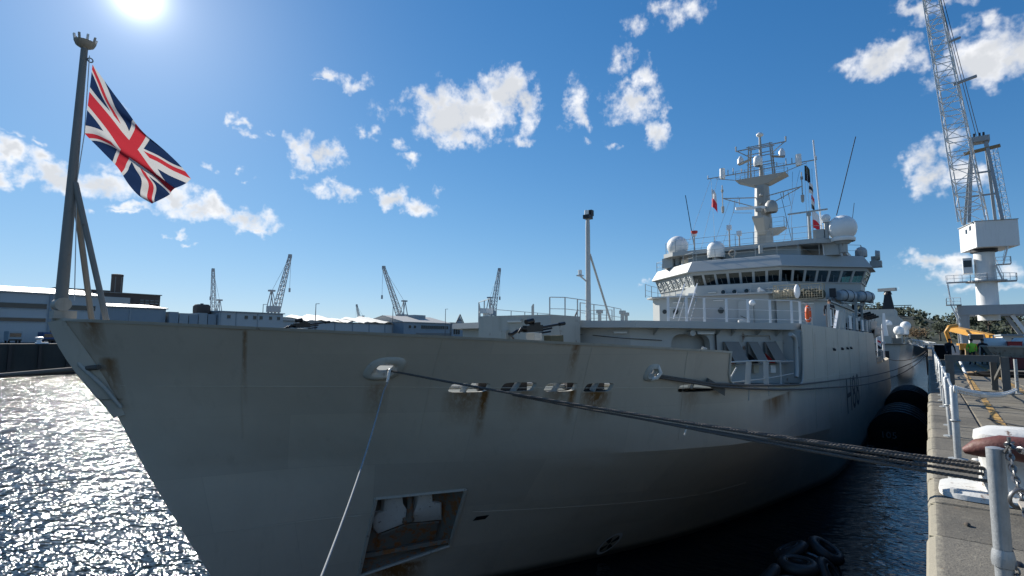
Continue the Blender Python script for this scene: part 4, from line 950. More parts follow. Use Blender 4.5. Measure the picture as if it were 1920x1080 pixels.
part(MB().box(51.0, 51.7, 2.6, 3.4, 7.5, 8.0).cyl((51.3, 3.0, 8.45), (51.3, 2.7, 8.45), .45, .38, 14).box(51.1, 51.6, 2.9, 3.3, 7.9, 8.4), 'wing_director', 'ship_grey', smooth=40)
for (x, y, h) in ((46.3, 15.9, 1.3), (46.3, 12.9, 1.5), (46.3, 12.1, .9)):
    a = part(MB().cyl((x, y, 9.46), (x, y, 9.46+h), .07, .06, 8), 'sensor_post', 'ship_grey'); part(MB().box(x-.17, x+.17, y-.17, y+.17, 9.46+h, 9.86+h), 'sensor_head', 'white_paint', a)
part(MB().lathe([(.05, 0), (.28, .12), (.3, .3)], (46.2, 15.85, 10.9), 12), 'red_lamp', 'red_paint', smooth=40)
part(MB().cyl((46.6, 6.9, 9.46), (46.6, 6.9, 11.5), .12, .1, 10).box(46.45, 46.75, 6.75, 7.05, 11.4, 11.65), 'radar_post', 'ship_grey'); part(MB().bar((46.6, 5.6, 11.75), (46.6, 8.4, 11.72), .09, .12), 'navigation_radar', 'ship_grey_clean')
part(MB().lathe([(0, .2), (.14, .2), (.16, .1), (.16, -.5)], (45.2, 10.2, 9.0), 14), 'gyro_repeater', 'ship_grey', smooth=40)
part(MB().torus((44.9, 12.3, 8.7), .25, .06, (1, 0, 0), 20, 8).cyl((44.9, 12.3, 8.2), (44.9, 12.3, 8.5), .05, .05, 8), 'direction_loop', 'skip_rust', smooth=60)

MAST_BEFORE = set(bpy.data.objects)
MX = 55.0; mast = part(MB().loft([[(MX+dx*w, CL+dy*w, z) for dx, dy in ((-1, -.55), (-.55, -1), (.55, -1), (1, -.55), (1, .55), (.55, 1), (-.55, 1), (-1, .55))] for z, w in ((9.46, .82), (13.4, .72), (16.5, .62), (18.2, .55))]), 'mast', 'mast_grey')
def mp(name, mb, m='mast_grey', smooth=None, parent=mast): return part(mb, name, m, parent, smooth)
# upper platform and cross yard
mp('yard_platform', MB().loft([[(MX-.9, CL-2.3, 18.55), (MX+.9, CL-2.3, 18.55), (MX+.9, CL+2.3, 18.55), (MX-.9, CL+2.3, 18.55)], [(MX-.6, CL-.7, 17.7), (MX+.6, CL-.7, 17.7), (MX+.6, CL+.7, 17.7), (MX-.6, CL+.7, 17.7)]]))
mp('yard', MB().tube([(MX-.9, CL-4.95, 19.25), (MX-.9, CL+4.95, 19.25)], .06, 8).tube([(MX-.9, CL-2.3, 18.55), (MX-.9, CL-4.1, 19.1)], .04, 6).tube([(MX-.9, CL+2.3, 18.55), (MX-.9, CL+4.1, 19.1)], .04, 6))
for sd in (-1, 1):
    mp('aerial_pot', MB().cyl((MX-.9, CL+sd*3.45, 19.2), (MX-.9, CL+sd*3.45, 20.15), .27, .25, 14).cyl((MX-.9, CL+sd*3.45, 18.95), (MX-.9, CL+sd*3.45, 19.22), .24, .28, 14), 'radome', 40)
    for (q, h) in ((4.9, 19.65), (2.4, 20.0), (1.6, 19.75), (2.9, 19.9)): mp('yard_whip', MB().cyl((MX-.9, CL+sd*q, 19.2), (MX-.9, CL+sd*q, h), .05, .04, 6))
    # lower yards sloping up and outboard
    mp('lower_yard', MB().tube([(MX-.5, CL+sd*.5, 16.3), (MX-.6, CL+sd*3.6, 16.75)], .06, 8).tube([(MX-.5, CL+sd*.5, 15.2), (MX-.6, CL+sd*3.4, 16.65)], .05, 6).tube([(MX-.6, CL+sd*2.0, 16.5), (MX-.6, CL+sd*2.0, 15.7)], .04, 6))
    mp('dipole', MB().cyl((MX-.6, CL+sd*3.6, 15.0), (MX-.6, CL+sd*3.6, 18.3), .05, .05, 6).cyl((MX-.6, CL+sd*3.6, 15.1), (MX-.6, CL+sd*3.6, 15.8), .13, .16, 8).cyl((MX-.6, CL+sd*3.6, 17.5), (MX-.6, CL+sd*3.6, 17.8), .12, .12, 8))
    mp('halyard_frame', MB().tube([(MX-.6, CL+sd*2.4, 16.4), (MX-.6, CL+sd*2.6, 14.9), (MX-.6, CL+sd*.8, 14.6)], .03, 5))
rl = rail([(MX-.85, CL-2.2, 18.55), (MX-.85, CL+2.2, 18.55)], 1.0, post=.9, m='mast_grey')
rail([(MX+.85, CL-2.2, 18.55), (MX+.85, CL+2.2, 18.55)], 1.0, post=1.1, m='mast_grey')
# pole mast and top frame
tp = MB()
for (dx, dy) in ((-.45, -1.2), (-.45, 1.2), (.45, -1.2), (.45, 1.2)): tp.bar((MX+dx, CL+dy*.95, 18.6), (MX+dx, CL+dy*.8, 22.3), .11)
for z in (20.2, 21.3, 22.2): tp.bar((MX-.45, CL-1.2, z), (MX-.45, CL+1.2, z), .08).bar((MX+.45, CL-1.2, z), (MX+.45, CL+1.2, z), .08)
tp.tube([(MX, CL-2.3, 22.2), (MX, CL+2.3, 22.2)], .07, 8).tube([(MX, CL-2.2, 22.2), (MX, CL-1.0, 21.2)], .05, 6).tube([(MX, CL+2.2, 22.2), (MX, CL+1.0, 21.2)], .05, 6)
mp('top_frame', tp)
mp('mast_ladder', MB().bar((MX-.86, CL-.2, 9.5), (MX-.66, CL-.2, 17.5), .04).bar((MX-.86, CL+.2, 9.5), (MX-.66, CL+.2, 17.5), .04))
for i in range(26): q = 9.7+i*.3; mp('rung', MB().bar((MX-.86+.2*(q-9.5)/8, CL-.2, q), (MX-.86+.2*(q-9.5)/8, CL+.2, q), .025))
mp('topmast', MB().cyl((MX, CL, 18.2), (MX, CL, 23.3), .2, .1, 10)); mp('mast_dome', MB().lathe([(.1, 0), (.32, .15), (.34, .3), (.2, .46), (0, .52)], (MX, CL, 23.3), 16), 'radome', 50)
mp('mast_sensor', MB().lathe([(.3, 0), (.42, .15), (.42, .8), (.3, 1.1), (0, 1.2)], (MX-.75, CL+.1, 19.75), 16), 'radome', 50)
for sd in (-1, 1):
    mp('stern_light', MB().lathe([(.3, 0), (.3, .5), (.12, .9), (.0, .95)], (MX, CL+sd*1.9, 20.6), 14), 'white_paint', 50)
    mp('frame_bracket', MB().quad((MX-.3, CL+sd*.9, 20.9), (MX+.3, CL+sd*.9, 20.9), (MX+.3, CL+sd*2.1, 20.55), (MX-.3, CL+sd*2.1, 20.55), .06)); mp('top_whip', MB().cyl((MX, CL+sd*2.3, 22.2), (MX, CL+sd*2.3, 22.75), .06, .08, 8))
# radar platforms on the column
mp('radar_platform', MB().loft([[(MX-2.1, CL-.5, 13.85), (MX-.3, CL-.8, 13.85), (MX-.3, CL+.8, 13.85), (MX-2.1, CL+.5, 13.85)], [(MX-2.1, CL-.5, 13.6), (MX-.3, CL-.8, 13.6), (MX-.3, CL+.8, 13.6), (MX-2.1, CL+.5, 13.6)], [(MX-.9, CL-.3, 12.0), (MX-.3, CL-.5, 12.0), (MX-.3, CL+.5, 12.0), (MX-.9, CL+.3, 12.0)]]))
mp('side_platform', MB().loft([[(MX-.6, CL-2.0, 12.7), (MX+.6, CL-2.0, 12.7), (MX+.6, CL-.5, 12.7), (MX-.6, CL-.5, 12.7)], [(MX-.3, CL-1.2, 12.0), (MX+.3, CL-1.2, 12.0), (MX+.3, CL-.5, 11.9), (MX-.3, CL-.5, 11.9)]]))
rail([(MX-.55, CL-.9, 12.7), (MX-.55, CL-1.95, 12.7), (MX+.55, CL-1.95, 12.7)], 1.1, post=.8, m='mast_grey')
mp('radar_turntable', MB().cyl((MX-1.6, CL, 13.85), (MX-1.6, CL, 14.7), .22, .17, 14).box(MX-1.85, MX-1.35, CL-.25, CL+.25, 14.4, 14.75))
mp('radar_scanner', MB().bar((MX-2.9, CL+1.75, 14.72), (MX-.6, CL-1.35, 14.95), .16, .3), 'radome')
mp('scanner_dome', MB().lathe([(.5, 0), (.58, .15), (.58, .7), (.5, 1.0), (.3, 1.3), (0, 1.4)], (MX-.9, CL-.95, 14.3), 18), 'mast_grey', 50)
mp('mast_lamp', MB().cyl((MX-.72, CL, 15.5), (MX-.95, CL, 15.5), .14, .12, 10), 'mast_grey', 50); mp('mast_lamp', MB().ball((MX-.85, CL-.1, 16.4), .16, 10, 7), 'mast_grey', 50)
for o in set(bpy.data.objects)-MAST_BEFORE:                       # settle the mast to its measured height
    for v in o.data.vertices:
        z = v.co.z+WZ
        if z > 9.46: v.co.z = 9.46+(z-9.46)*.885-WZ
# wires, whips and halyards
def wire(name, a, b, r=.014, m='black_paint', sag=0.): return part(MB().tube(catenary(a, b, sag, 6) if sag else [a, b], r, 5), name, m)
wire('whip_aerial', (46.5, 16.0, 9.9), (46.3, 16.6, 14.6), .035); wire('whip_aerial', (47, 6.05, 8.2), (47, 6.4, 17.6), .06, 'white_paint'); wire('whip_aerial', (47.2, 5.1, 11.3), (47.6, 3.6, 17.4), .035)
wire('whip_aerial', (46.8, 8.2, 9.46), (46.8, 8.9, 13.6), .02); wire('whip_aerial', (47.2, 4.2, 10.0), (47.2, 3.9, 12.1), .02)
for (y, y2) in ((17.0, 16.9), (15.6, 16.2), (14.6, 15.0), (13.8, 14.3)): wire('rigging_wire', (47, y, 9.5), (MX-.9, y2-.2, 18.1 if y2 > 15.5 else 15.8), .012)
for (y, y2) in ((8.4, 9.2), (9.0, 8.6), (7.2, 8.2), (6.8, 7.6)): wire('rigging_wire', (47.5, y, 9.5), (MX-.8, y2, 17.4), .012)
# foremast with its lights and stay
fm = part(MB().lathe([(.13, 0), (.115, 1.5), (.1, 4.6), (.085, 4.9)], (20.95, CL, 2.22), 16), 'foremast', 'ship_grey_clean', smooth=40)
part(MB().box(20.78, 21.15, CL-.16, CL+.16, 7.12, 7.3).box(21.0, 21.22, CL-.17, CL+.17, 7.28, 7.55), 'masthead_light', 'black_paint', fm)
part(MB().cyl((20.85, CL, 7.3), (20.85, CL, 7.5), .1, .1, 10).cyl((20.4, CL+.1, 4.45), (20.4, CL+.1, 4.68), .09, .09, 10), 'lantern', 'light_lens', fm, 40)
part(MB().bar((20.85, CL+.03, 4.2), (20.38, CL+.1, 4.42), .05).box(20.28, 20.52, CL-.03, CL+.22, 4.4, 4.45), 'lantern_bracket', 'ship_grey_clean', fm)
part(MB().tube([(21.12, CL, 5.5), (22.85, CL-.2, 2.22)], .05, 8), 'mast_stay', 'ship_grey_clean', fm); part(MB().tube([(21.16, CL+.02, 2.3), (21.07, CL+.02, 7.0)], .03, 6), 'cable_run', 'black_paint', fm)
part(MB().box(20.4, 21.5, CL-.5, CL+.5, 2.22, 2.34), 'mast_foot', 'skip_rust', fm)
part(MB().tube([(21.2, CL-.5, 2.32), (22.4, CL-.8, 2.4), (22.8, CL-1.0, 2.3)], .05, 6).bar((20.2, CL+.4, 2.3), (20.7, CL+.4, 2.9), .05), 'tackle', 'black_paint', fm)

# jackstaff: raked pole, two stays, naval crown
jk = part(MB().tube([(2.36, CL, 1.86), (2.36, CL, 3.5), (2.37, CL, 6.95)], [.1, .085, .055], 12), 'jackstaff', 'staff_grey', smooth=40)
part(MB().tube([(2.4, CL-.05, 4.35), (2.9, CL-.55, 1.86)], .05, 8).tube([(2.4, CL+.05, 4.35), (2.95, CL+.55, 1.86)], .05, 8), 'staff_stay', 'staff_grey', jk, 40)
part(MB().box(2.24, 2.56, CL-.16, CL+.16, 1.88, 2.02).cyl((2.36, CL-.17, 2.13), (2.36, CL+.17, 2.13), .12, .12, 14), 'staff_hinge', 'skip_rust', jk, 40)
cw = MB(); cw.lathe([(.06, 6.93), (.14, 6.98), (.17, 7.05), (.15, 7.06)], (2.37, CL, 0), 20)
part(cw, 'crown_band', 'skip_rust', jk, 40)
for i in range(8):
    a = 2*math.pi*i/8; q = Vector((2.37+.15*math.cos(a), CL+.15*math.sin(a), 7.05)); part(MB().bar(q, q+Vector((.02*math.cos(a), .02*math.sin(a), .1)), .05, .03), 'crown_point', 'skip_rust' if i % 2 else 'white_worn', jk)
part(MB().tube([(2.44, CL-.06, 6.8), (2.47, CL-.04, 5.3), (2.42, CL-.06, 4.4), (2.5, CL-.2, 2.2)], .008, 5), 'halyard', 'rope_white', jk)
part(MB().torus((2.46, CL-.05, 6.72), .04, .012, (0, 1, 0), 12, 5), 'halyard_shackle', 'chain_steel', jk)

# after part of the hull: working deck, boats and davits seen past the step
part(MB().prism([(56, 3.9), (90, 5.6), (90, 18.6), (56, 20.3)], -.62, -.5), 'after_deck', 'deck_green')
part(MB().box(55.2, 60, 5.5, 18.7, -.5, 2.2), 'after_bulkhead', 'ship_grey')
for i, (x, z) in enumerate(((58.5, 2.9), (64.5, 2.4))):
    bt = part(MB().loft([[(x+dx, 4.4+dy*s_, z+dz*k) for dx, s_, k in [(q, w, 1)] for dy, dz in ((-.75, .45), (-.6, -.2), (0, -.55), (.6, -.2), (.75, .45), (0, .5))] for q, w in ((-2.6, .15), (-1.9, .7), (0, 1), (1.8, .95), (2.5, .7))]), 'ship_boat', 'liferaft_shell', smooth=40)
    for q in (-1.8, 1.8):
        dv = MB(); dv.bar((x+q, 5.8, -.4), (x+q, 5.6, 3.6), .25).bar((x+q, 5.6, 3.6), (x+q, 3.9, 4.1), .2).tube([(x+q, 4.2, 4.0), (x+q, 4.4, 3.3)], .02, 5)
        part(dv, 'davit', 'black_paint')
part(MB().bar((57.6, 4.2, -.5), (59.6, 4.0, 2.6), .25).bar((60.4, 4.3, -.5), (58.4, 4.1, 2.6), .2).bar((57.3, 4.2, .6), (62, 4.2, .6), .12).bar((57.3, 4.2, 1.3), (62, 4.2, 1.3), .12), 'gallows_frame', 'black_paint')
part(MB().bar((56, 5.2, 5.5), (66, 4.4, 5.6), .3).bar((58.5, 5.0, 3.9), (61.5, 4.7, 5.5), .22).bar((57.2, 5.2, 2.2), (57.2, 5.2, 5.5), .3).bar((59.2, 5.2, 2.2), (59.2, 5.2, 5.5), .22), 'boat_crane', 'black_paint')
part(MB().box(62, 78, 6.4, 17.8, -.5, 3.0).box(66, 74, 8, 16, 3, 7.5), 'hangar_block', 'ship_grey')
rail([(60, 3.9, -.5), (70, 3.95, -.5), (84, 4.9, -.5)], 1.0, post=2)
part(MB().cyl((78, 4.3, -.5), (78, 4.3, 3.6), .12, .1, 10).box(77.8, 78.2, 4.1, 4.5, 1.2, 1.5), 'stern_post', 'white_paint')

# ------------------------------------------------------------------ things on and about the ship
# anchor hanging in its pocket
an = thing('anchor', 'white-painted stockless anchor with rusty shank housed in the bow pocket', 'anchor', (8.95, 11.0, -3.0))
m_ = MB(); yb = 10.35
def AY(x, z): return HP(x, max(min(z, -2.1), -4.0))[1]+.28
def aplate(pts, th=.22):
    m = MB(); f = [Vector((x, AY(x, z), z)) for x, z in pts]; c = sum(f, Vector())/len(f)
    fi = [c+(v-c)*.93 for v in f]; b = [v+Vector((.04, th, 0)) for v in f]
    m.loft([fi, [v+Vector((0, .05, 0)) for v in f], b]); return m
aplate([(8.49, -3.19), (8.35, -3.04), (8.25, -2.76), (8.3, -2.62), (8.39, -2.58), (8.28, -2.21), (8.3, -2.1), (8.52, -2.08), (8.55, -2.18), (8.65, -2.39), (8.82, -2.6), (8.94, -2.72), (8.98, -2.62), (8.94, -2.39), (8.86, -2.14), (8.85, -2.06), (9.08, -2.05), (9.11, -2.13), (9.25, -2.4), (9.44, -2.45), (9.69, -2.97), (9.21, -2.97), (8.99, -2.95)]).build('flukes', 'white_worn', an, 35)
MB().tube([(8.92, AY(8.9, -2.8)-.05, -2.84), (8.86, AY(8.86, -2.6)-.02, -2.6), (8.76, AY(8.8, -2.3)+.06, -2.3), (8.7, AY(8.8, -2.1)+.3, -2.0)], [.1, .085, .06, .06], 10).build('shank', 'pocket_rust', an, 50)
MB().cyl((8.8, AY(8.9, -2.9)-.03, -2.86), (9.05, AY(9.0, -2.9)-.03, -2.84), .08, .08, 12).build('crown_pin', 'pocket_rust', an, 50)
aplate([(8.52, -3.22), (8.98, -2.98), (9.66, -3.0), (9.8, -3.45), (9.2, -3.6), (8.5, -3.75)], .1).build('crown_shoe', 'pocket_rust', an)

# machine guns on pintles: one on each side of the forecastle
def machine_gun(loc, yaw, label, far=False):
    g = thing('machine_gun', label, 'machine gun', loc, 'forecastle machine guns'); ORG[g] = Vector((0, 0, 0))
    MB().cyl((0, 0, -1.45), (0, 0, -.12), .06, .05, 10).box(-.1, .1, -.1, .1, -.16, -.02).build('pintle', 'ship_grey', g, 40)
    MB().box(-.24, .2, -.05, .05, 0, .12).box(-.05, .12, -.06, .06, .12, .17).build('receiver', 'gun_metal', g)
    MB().cyl((.18, 0, .07), (.78, 0, .12), .025, .02, 10).cyl((.72, 0, .115), (.88, 0, .128), .034, .034, 10).build('barrel', 'gun_metal', g, 40)
    MB().cyl((.15, 0, .02), (.5, 0, .05), .018, .018, 8).cyl((.15, 0, -.03), (.46, 0, -.01), .018, .018, 8).build('gas_tube', 'gun_metal', g, 40)
    MB().tube([(-.24, .04, .04), (-.4, .04, .03), (-.52, .04, -.02), (-.6, .04, -.01)], [.03, .03, .03, .025], 8).tube([(-.22, -.04, .06), (-.38, -.05, .08), (-.45, -.05, .0)], .02, 6).build('shoulder_stock', 'gun_metal', g, 50)
    MB().box(.2, .56, -.22, -.06, -.32, -.08).build('ammunition_box', 'olive_cloth', g)
    MB().cyl((-.2, 0, .18), (-.02, 0, .2), .045, .05, 10).build('sight', 'gun_metal', g, 40)
    MB().bar((-.35, -.02, -.42), (.02, -.02, -.08), .05, .05).build('brace', 'gun_metal', g)
    g.rotation_euler = (0, rad(-3), yaw); g.scale = (1.3,)*3; return g
machine_gun((9.95, 7.2, 1.74), rad(-6), 'black machine gun with ammunition box beside the vent house, nearer the quay')
machine_gun((9.6, 16.6, 1.9), rad(8), 'black machine gun seen small over the far bow rail')
# lifebuoy on the rail
lb = thing('lifebuoy', 'orange lifebuoy hung on the white deck rail at the ship side', 'lifebuoy', (24.0, 3.74, 2.65))
MB().torus((24.0, 3.74, 2.65), .27, .075, (0, 1, 0), 28, 10).build('ring', 'orange_buoy', lb, 60)
for a_ in (45, 135, 225, 315):
    c, s_ = math.cos(rad(a_)), math.sin(rad(a_)); MB().torus((24.0+.27*c, 3.74, 2.65+.27*s_), .078, .012, (-s_, 0, c), 12, 5).build('band', 'white_cloth', lb, 60)
# union flag on the jackstaff
fl = MB(); NU, NV = 56, 28; uvs = []
H0, H1, F0, F1 = Vector((2.47, CL-.04, 5.31)), Vector((2.5, CL-.04, 6.66)), Vector((3.55, CL-.3, 4.13)), Vector((4.2, CL-.1, 4.86))
for i in range(NU+1):
    u = i/NU
    for j in range(NV+1):
        v = j/NV
        p = (H0.lerp(H1, v)).lerp(F0.lerp(F1, v), u)
        e = u*(1-.15*u)
        p.z += .05*math.sin(u*math.pi)*(.4-v) - .07*math.sin(u*math.pi)*v + .03*e*math.sin(7*u+5*v)
        # folds run from the upper hoist to the lower fly; the lower half is gathered
        ph = 2*math.pi*(1.55*(1-v)+.9*u)
        p.y += e*(.24*math.sin(ph)+.07*math.sin(2.3*ph+1.))-.1*e
        p.y += e*(.018*math.sin(23*u+9*v)+.014*math.sin(31*v-14*u+2))
        p.x += e*(.05*math.sin(ph+1.2)) - .1*math.sin(u*math.pi)*(1-v)*.6
        fl.v.append(tuple(p)); uvs.append((u, v))
for i in range(NU):
    for j in range(NV): a = i*(NV+1)+j; fl.f.append((a, a+NV+1, a+NV+2, a+1))
fo = fl.build('union_flag', 'union_flag_cloth', None, 180, (2.47, CL, 5.3))
uvl = fo.data.uv_layers.new(name='UVMap')
for lp in fo.data.loops: uvl.data[lp.index].uv = uvs[lp.vertex_index]
tag(fo, 'red, white and blue union flag flying from the bow jackstaff', 'flag')
# signal flags on the yard halyards
def hanging_flag(p, w, h, cols, label, ph):
    g = thing('signal_flag', label, 'flag', p, 'signal flags on the mast halyards'); n = len(cols)
    for k, m in enumerate(cols):
        mm = MB(); N = 8
        for i in range(N+1):
            for j in (0, 1):
                s = i/N; z = -h*((k+j)/n)
                mm.v.append((p[0]+.12*math.sin(5*s+ph+3*(k+j)/n), p[1]-w*s*(.75+.2*math.cos(ph)), p[2]+z-.35*h*s*s))
        mm.f += [(2*i, 2*i+1, 2*i+3, 2*i+2) for i in range(N)]
        mm.build('stripe', m, g, 180)
hanging_flag((54.1, 16.7, 17.0), .55, 1.9, ['white_cloth', 'red_cloth'], 'red and white signal flag hanging from the yard end farther from the quay', .3)
hanging_flag((54.1, 8.2, 17.8), .5, 1.5, ['olive_cloth', 'dark_cloth'], 'dark signal flag, topmost on the halyard nearer the quay', .9)
hanging_flag((54.1, 7.9, 16.1), .45, 1.0, ['white_cloth', 'dark_cloth', 'white_cloth'], 'white and dark signal flag, second from the top of its halyard', 1.8)
hanging_flag((54.1, 7.75, 14.9), .4, 1.3, ['red_cloth', 'white_cloth', 'dark_cloth'], 'furled red and white signal flag, third from the top of its halyard', 2.6)
hanging_flag((54.1, 7.75, 13.4), .6, 1.6, ['white_cloth', 'red_cloth'], 'red and white signal flag, lowest on the halyard nearer the quay', .5)
wire('signal_halyard', (54.1, 8.0, 18.1), (50.5, 7.4, 9.6), .012, 'rope_white'); wire('signal_halyard', (54.1, 16.7, 18.1), (50, 15.2, 9.6), .012, 'rope_white')
# ensign at the stern
en = thing('ensign_flag', 'limp white ensign with red cross hanging from the stern staff', 'flag', (88, 5.6, .3))
for (a, b, m) in ((0, .35, 'white_cloth'), (.35, .5, 'red_cloth'), (.5, .75, 'white_cloth'), (.75, 1., 'dark_cloth')):
    mm = MB()
    for z in (a, b): mm.v += [(88, 5.5, 2.3-1.7*z), (88.1, 5.3, 2.25-1.8*z), (87.9, 5.1, 2.15-1.9*z)]
    mm.f += [(0, 3, 4, 1), (1, 4, 5, 2)]; mm.build('stripe', m, en)
part(MB().cyl((88, 5.55, -.6), (88, 5.55, 3.2), .06, .04, 8), 'ensign_staff', 'white_paint')

# ------------------------------------------------------------------ mooring ropes
def rope(name, pts, r, label, m='rope_old', n=8):
    o = MB().tube(pts, r, n).build(name, m, None, 60, tuple(pts[0])); return tag(o, label, 'rope')
FL = Vector((6.86, 8.62, .93)); BO = Vector((7.35, -.46, .27))
def strands(name, a, b, r, label, sag, nst=3, m='rope_old', pitch=.11):
    g = thing(name, label, 'rope', tuple(a)); N = int((b-a).length/pitch*6); base = catenary(a, b, sag, N); d = (b-a).normalized(); e1 = d.cross(Vector((0, 0, 1))).normalized(); e2 = e1.cross(d)
    for k in range(nst):
        pts = [p+(e1*math.cos(i/6*2*math.pi+2*math.pi*k/nst)+e2*math.sin(i/6*2*math.pi+2*math.pi*k/nst))*r*.52 for i, p in enumerate(base)]
        MB().tube(pts, r*.55, 5).build('strand', m, g, 60)
strands('mooring_rope', FL, BO+Vector((.0, .0, .02)), .022, 'long dark breast line from the bow fairlead to the white bollard, uppermost of its bundle', .05)
def ML(k): p = FL.lerp(BO, k); p.z -= .05*4*k*(1-k); return p
strands('mooring_rope', ML(.34)+Vector((.02, 0, -.02)), BO+Vector((.0, .05, -.035)), .018, 'thinner dark mooring rope doubled under the breast line to the bollard, middle of the bundle', .035)
strands('mooring_rope', ML(.52)+Vector((.02, 0, .015)), BO+Vector((.08, .0, .05)), .017, 'grey mooring rope spreading out above the breast line near the bollard', .02)
strands('mooring_rope', ML(.6)+Vector((-.01, 0, -.035)), BO+Vector((-.06, .0, -.09)), .019, 'lowest rope of the bundle, dropping to the bollard foot', .02)
rope('rope_tail', [ML(.66)+Vector((0, 0, -.03)), ML(.66)+Vector((-.02, .02, -.1)), ML(.66)+Vector((.0, .04, -.15))], .012, 'short frayed rope tail dangling below the breast line', 'rope_white')
rope('heaving_line', [FL+Vector((-.02, -.1, 0)), FL+Vector((-.1, -.2, -.16))]+[FL.lerp(Vector((2.2, 3.7, -.6)), .03+.97*i/12)-Vector((.1*(1-i/12), .15*(1-i/12), .12*(1-i/12)+.2*math.sin(math.pi*i/12))) for i in range(1, 13)]+[Vector((.6, 1.6, -2.2)), Vector((-.4, .2, -4.5))], .012, 'pale thin line hanging from the bow fairlead down to the lower frame edge', 'rope_pale')
rope('rope_knot', [FL+Vector((-.02, -.12, .02)), FL+Vector((-.1, -.2, -.0)), FL+Vector((-.14, -.22, -.12)), FL+Vector((-.16, -.22, -.22))], .028, 'white rope whipping hanging out of the bow fairlead', 'white_worn')
F2 = Vector(HP(11.75, .76, .06))
rope('spring_line', [F2, Vector((13.2, 4.15, .52)), Vector((14.6, 3.72, .42)), Vector((17, 3.6, .27)), Vector((21, 3.56, .05)), Vector((26, 3.5, -.15)), Vector((32, 3.35, -.35))]+catenary((32, 3.35, -.35), (75, .2, .3), .5)[1:], .03, 'dark spring line from the second fairlead running aft along the hull, upper one')
rope('spring_line', [F2+Vector((.02, 0, -.04)), Vector((13.2, 4.12, .46)), Vector((14.6, 3.7, .34)), Vector((17, 3.58, .15)), Vector((21, 3.52, -.12)), Vector((26, 3.45, -.4)), Vector((30, 3.3, -.62))]+catenary((30, 3.3, -.62), (70, .15, .3), .7)[1:], .03, 'dark spring line from the second fairlead running aft, lower of the two')
rope('bow_line', catenary((2.9, CL-.35, 1.02), (-6, 30, -.4), .1)+catenary((-6, 30, -.4), (-40, 126, .3), .9)[1:], .045, 'long bow line running from the stem across the basin to the far quay')
rope('stern_line', catenary((86, 4.4, -.8), (100, .1, .4), .8), .05, 'slack dark stern line from the ship quarter to the quay')

# ------------------------------------------------------------------ floating fenders
def fender(c, L, r, label, tyres=0):
    g = thing('floating_fender', label, 'fender', c, 'rubber fenders between ship and quay'); x, y, z = c
    MB().lathe([(0, -L/2), (r*.5, -L/2+.02), (r*.85, -L/2+.25), (r, -L/2+.6), (r, L/2-.6), (r*.85, L/2-.25), (r*.5, L/2-.02), (0, L/2)], c, 28, (1, 0, 0)).build('body', 'rubber', g, 50)
    for i in range(5):
        q = x-L/2+.5+(L-1)*i/4; MB().torus((q, y, z), r+.02, .035, (1, 0, 0), 28, 6).build('net_band', 'chain_steel', g, 60)
    for i in range(tyres):
        a_ = rad(90+(-52, 0, 52, -30, 28)[i % 5]); q = x-L/2+.55+(L-1.1)*((i % 5)*.25)
        n_ = Vector((0, math.cos(a_), math.sin(a_))); t_ = MB().torus(Vector((q, y, z))+n_*(r+.1), .36, .14, n_, 28, 10).build('tyre', 'tyre_wet', g, 60)
        MB().torus(Vector((q, y, z))+n_*(r+.2), .26, .03, n_, 24, 6).build('tyre_bead', 'tyre_wet', g, 60)
    return g
fender((16.6, 3.0, -5.1), 3.6, .72, 'black floating fender strapped with tyres at the lower frame edge', 5)
f2 = fender((47.5, 1.9, -4.9), 7.0, 1.75, 'large black floating fender with white number between hull and quay')
fender((64, 1.8, -4.6), 7.5, 1.75, 'large black floating fender farther aft, standing higher against the hull')
me = text_mesh('105', .6, 'fender_number')
for v in me.vertices: v.co = Vector((43.93, 2.9-v.co.x, -4.9+v.co.y))-Vector((47.5, 1.9, -4.9))
me.materials.append(MATS['stencil_grey']); o = bpy.data.objects.new('fender_number', me); COL.objects.link(o); o.parent = f2

# ------------------------------------------------------------------ on the quay
def chain(pts, link=.075, r=.009, name='chain', m='chain_steel', parent=None, label=None, cat='chain'):
    pts = [Vector(p) for p in pts]; mm = MB(); acc = 0; out = []
    for a, b in zip(pts, pts[1:]):
        L = (b-a).length; s = acc
        while s < L: out.append((a.lerp(b, s/L), (b-a).normalized())); s += link*.72
        acc = s-L
    for i, (p, d) in enumerate(out):
        ref = Vector((0, 0, 1)) if abs(d.z) < .8 else Vector((1, 0, 0)); a = d.cross(ref).normalized(); b = a.cross(d)
        w = a if i % 2 else b; ring_ = []
        for k in range(10):
            t_ = 2*math.pi*k/10; ring_.append(p+d*(link*.5*math.cos(t_))+w*(link*.3*math.sin(t_)))
        mm.tube(ring_, r, 5, closed=True)
    o = mm.build(name, m, parent, 60, tuple(pts[0]) if parent is None else None); o['kind'] = 'stuff' if parent is not None else o.get('kind', '')
    if parent is None:
        del o['kind']
        tag(o, label, cat)
    return o
rg = thing('quay_railing', 'galvanised post-and-chain railing along the quay edge', 'railing', (9.45, -.23, 0))
PX = [9.45, 11.63, 13.1, 16.72, 18.4, 20.2, 23.0, 26, 29, 32.5, 36, 40, 44, 48, 53, 58]
for i, x in enumerate(PX):
    y = -.23+.012*math.sin(i*2.1); lean = .02*math.sin(i*1.7)
    p = MB().tube([(x, y, 0), (x+lean*.5, y+lean, .96), (x+lean*.5, y+lean, .985)], [.042, .042, .03], 14).build('post', 'galvanised', rg, 40)
    MB().lathe([(.11, .0), (.11, .015), (.05, .03)], (x, y, 0), 14).build('base_flange', 'galv_rusty', p)
    MB().torus((x+lean*.25, y+lean*.6, .52), .05, .014, (0, 0, 1), 14, 6).build('ring_lug', 'galv_rusty', p, 60)
